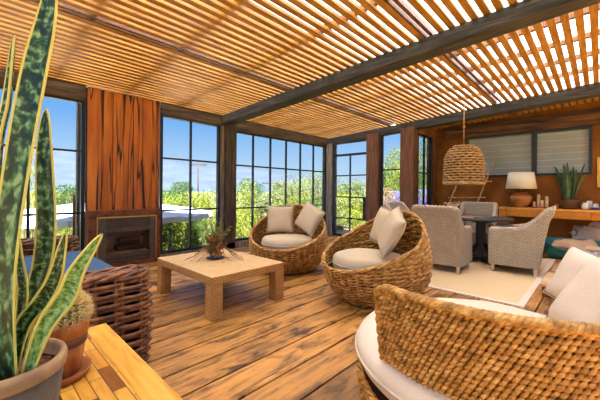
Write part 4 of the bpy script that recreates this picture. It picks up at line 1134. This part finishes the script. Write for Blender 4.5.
# grey post and orange board just outside the left window, poles further off
tag(MB().box((1.045,5.32,-1.6),(1.105,5.42,2.35)).build('outer_post', M['post_grey']), 'greyed timber post standing outside, left of the fireplace', 'post')
ob = tag(MB().box((1.04,5.55,-1.6),(1.11,5.58,1.02)).build('orange_board', M['orange'], bevel=.01), 'upright orange board outside beside the greyed post', 'board')
for u, d, v, r, lb in ((198,24,160,.07,'slim utility pole beyond the garden in the two-pane-wide window'),(270,24,178,.09,'utility pole beyond the garden in the wide window')):
    x, y = at(u, d); g = gz(x, y)-.3; h = 1.1+(190-v)*d/315-g
    p = thing('utility_pole', lb, 'pole', (x, y, g))
    MB().tube([(0,0,0),(0,0,h)], [r, r*.7], 10).build('shaft', M['post_dark'], p, True); MB().beam((-.5,.35,h-.35),(.5,-.35,h-.35),.08,.1).build('crossarm', M['post_dark'], p)
# wire mesh fence posts low in the garden
for u, d, lb in ((171,10.2,'black fence post at the left in the two-pane-wide window'),(187,10.0,'black fence post by the middle bar of the two-pane-wide window')):
    x, y = at(u, d); g = gz(x, y); tag(MB().box((-.04,-.04,-.1),(.04,.04,1.35)).build('fence_post', M['black'], None, False, (x, y, g)), lb, 'post')

# ------------------------------------------------------------------ light, sky, camera
w = bpy.data.worlds.new('World'); bpy.context.scene.world = w; w.use_nodes = True
nt = w.node_tree; bg = nt.nodes['Background']
tc = nt.nodes.new('ShaderNodeTexCoord'); sx = nt.nodes.new('ShaderNodeSeparateXYZ'); rp = nt.nodes.new('ShaderNodeValToRGB')
nt.links.new(tc.outputs['Generated'], sx.inputs[0]); nt.links.new(sx.outputs[2], rp.inputs[0])
e = rp.color_ramp.elements
stops = [(0,'b9c4cc'),(.0,'c6d8e6'),(.08,'b0d0ee'),(.2,'76b0ee'),(.36,'4690e6'),(1,'3478d4')]
while len(e) < len(stops): e.new(.5)
for el, (p, c) in zip(e, stops): el.position = p; el.color = lin(c)
nt.links.new(rp.outputs[0], bg.inputs[0]); bg.inputs[1].default_value = SKY
s = bpy.data.lights.new('sun', 'SUN'); s.energy = SUN; s.angle = math.radians(.6); s.color = (.96, .965, .97)
so = bpy.data.objects.new('sun', s); C.objects.link(so)
so.rotation_euler = Vector((.30, .45, -.85)).to_track_quat('-Z', 'Y').to_euler()

cam = bpy.data.cameras.new('camera'); cam.lens = 315/600*36; cam.sensor_width = 36; cam.shift_y = -9/600; cam.clip_start = .02; cam.clip_end = 6000
co_ = bpy.data.objects.new('camera', cam); C.objects.link(co_)
rl = math.radians(.5); Fv = Vector((FW[0], FW[1], 0)); Rv = Vector((RT[0], RT[1], 0)); Z = Vector((0,0,1))
cx_ = Rv*cos(rl)+Z*sin(rl); cy_ = Z*cos(rl)-Rv*sin(rl); cz_ = -Fv
mw = Matrix((cx_, cy_, cz_)).transposed().to_4x4(); mw.translation = (0, 0, 1.1)
co_.matrix_world = mw
sc = bpy.context.scene; sc.camera = co_
sc.view_settings.view_transform = 'Standard'; sc.view_settings.look = 'None'; sc.view_settings.gamma = 1; sc.view_settings.exposure = EXPO
sc.view_settings.use_curve_mapping = False
sc.cycles.use_denoising = True
sc.cycles.max_bounces = 10; sc.cycles.diffuse_bounces = 6; sc.cycles.transparent_max_bounces = 24; sc.cycles.glossy_bounces = 4
sc.cycles.caustics_reflective = False; sc.cycles.caustics_refractive = False; sc.cycles.sample_clamp_indirect = 8
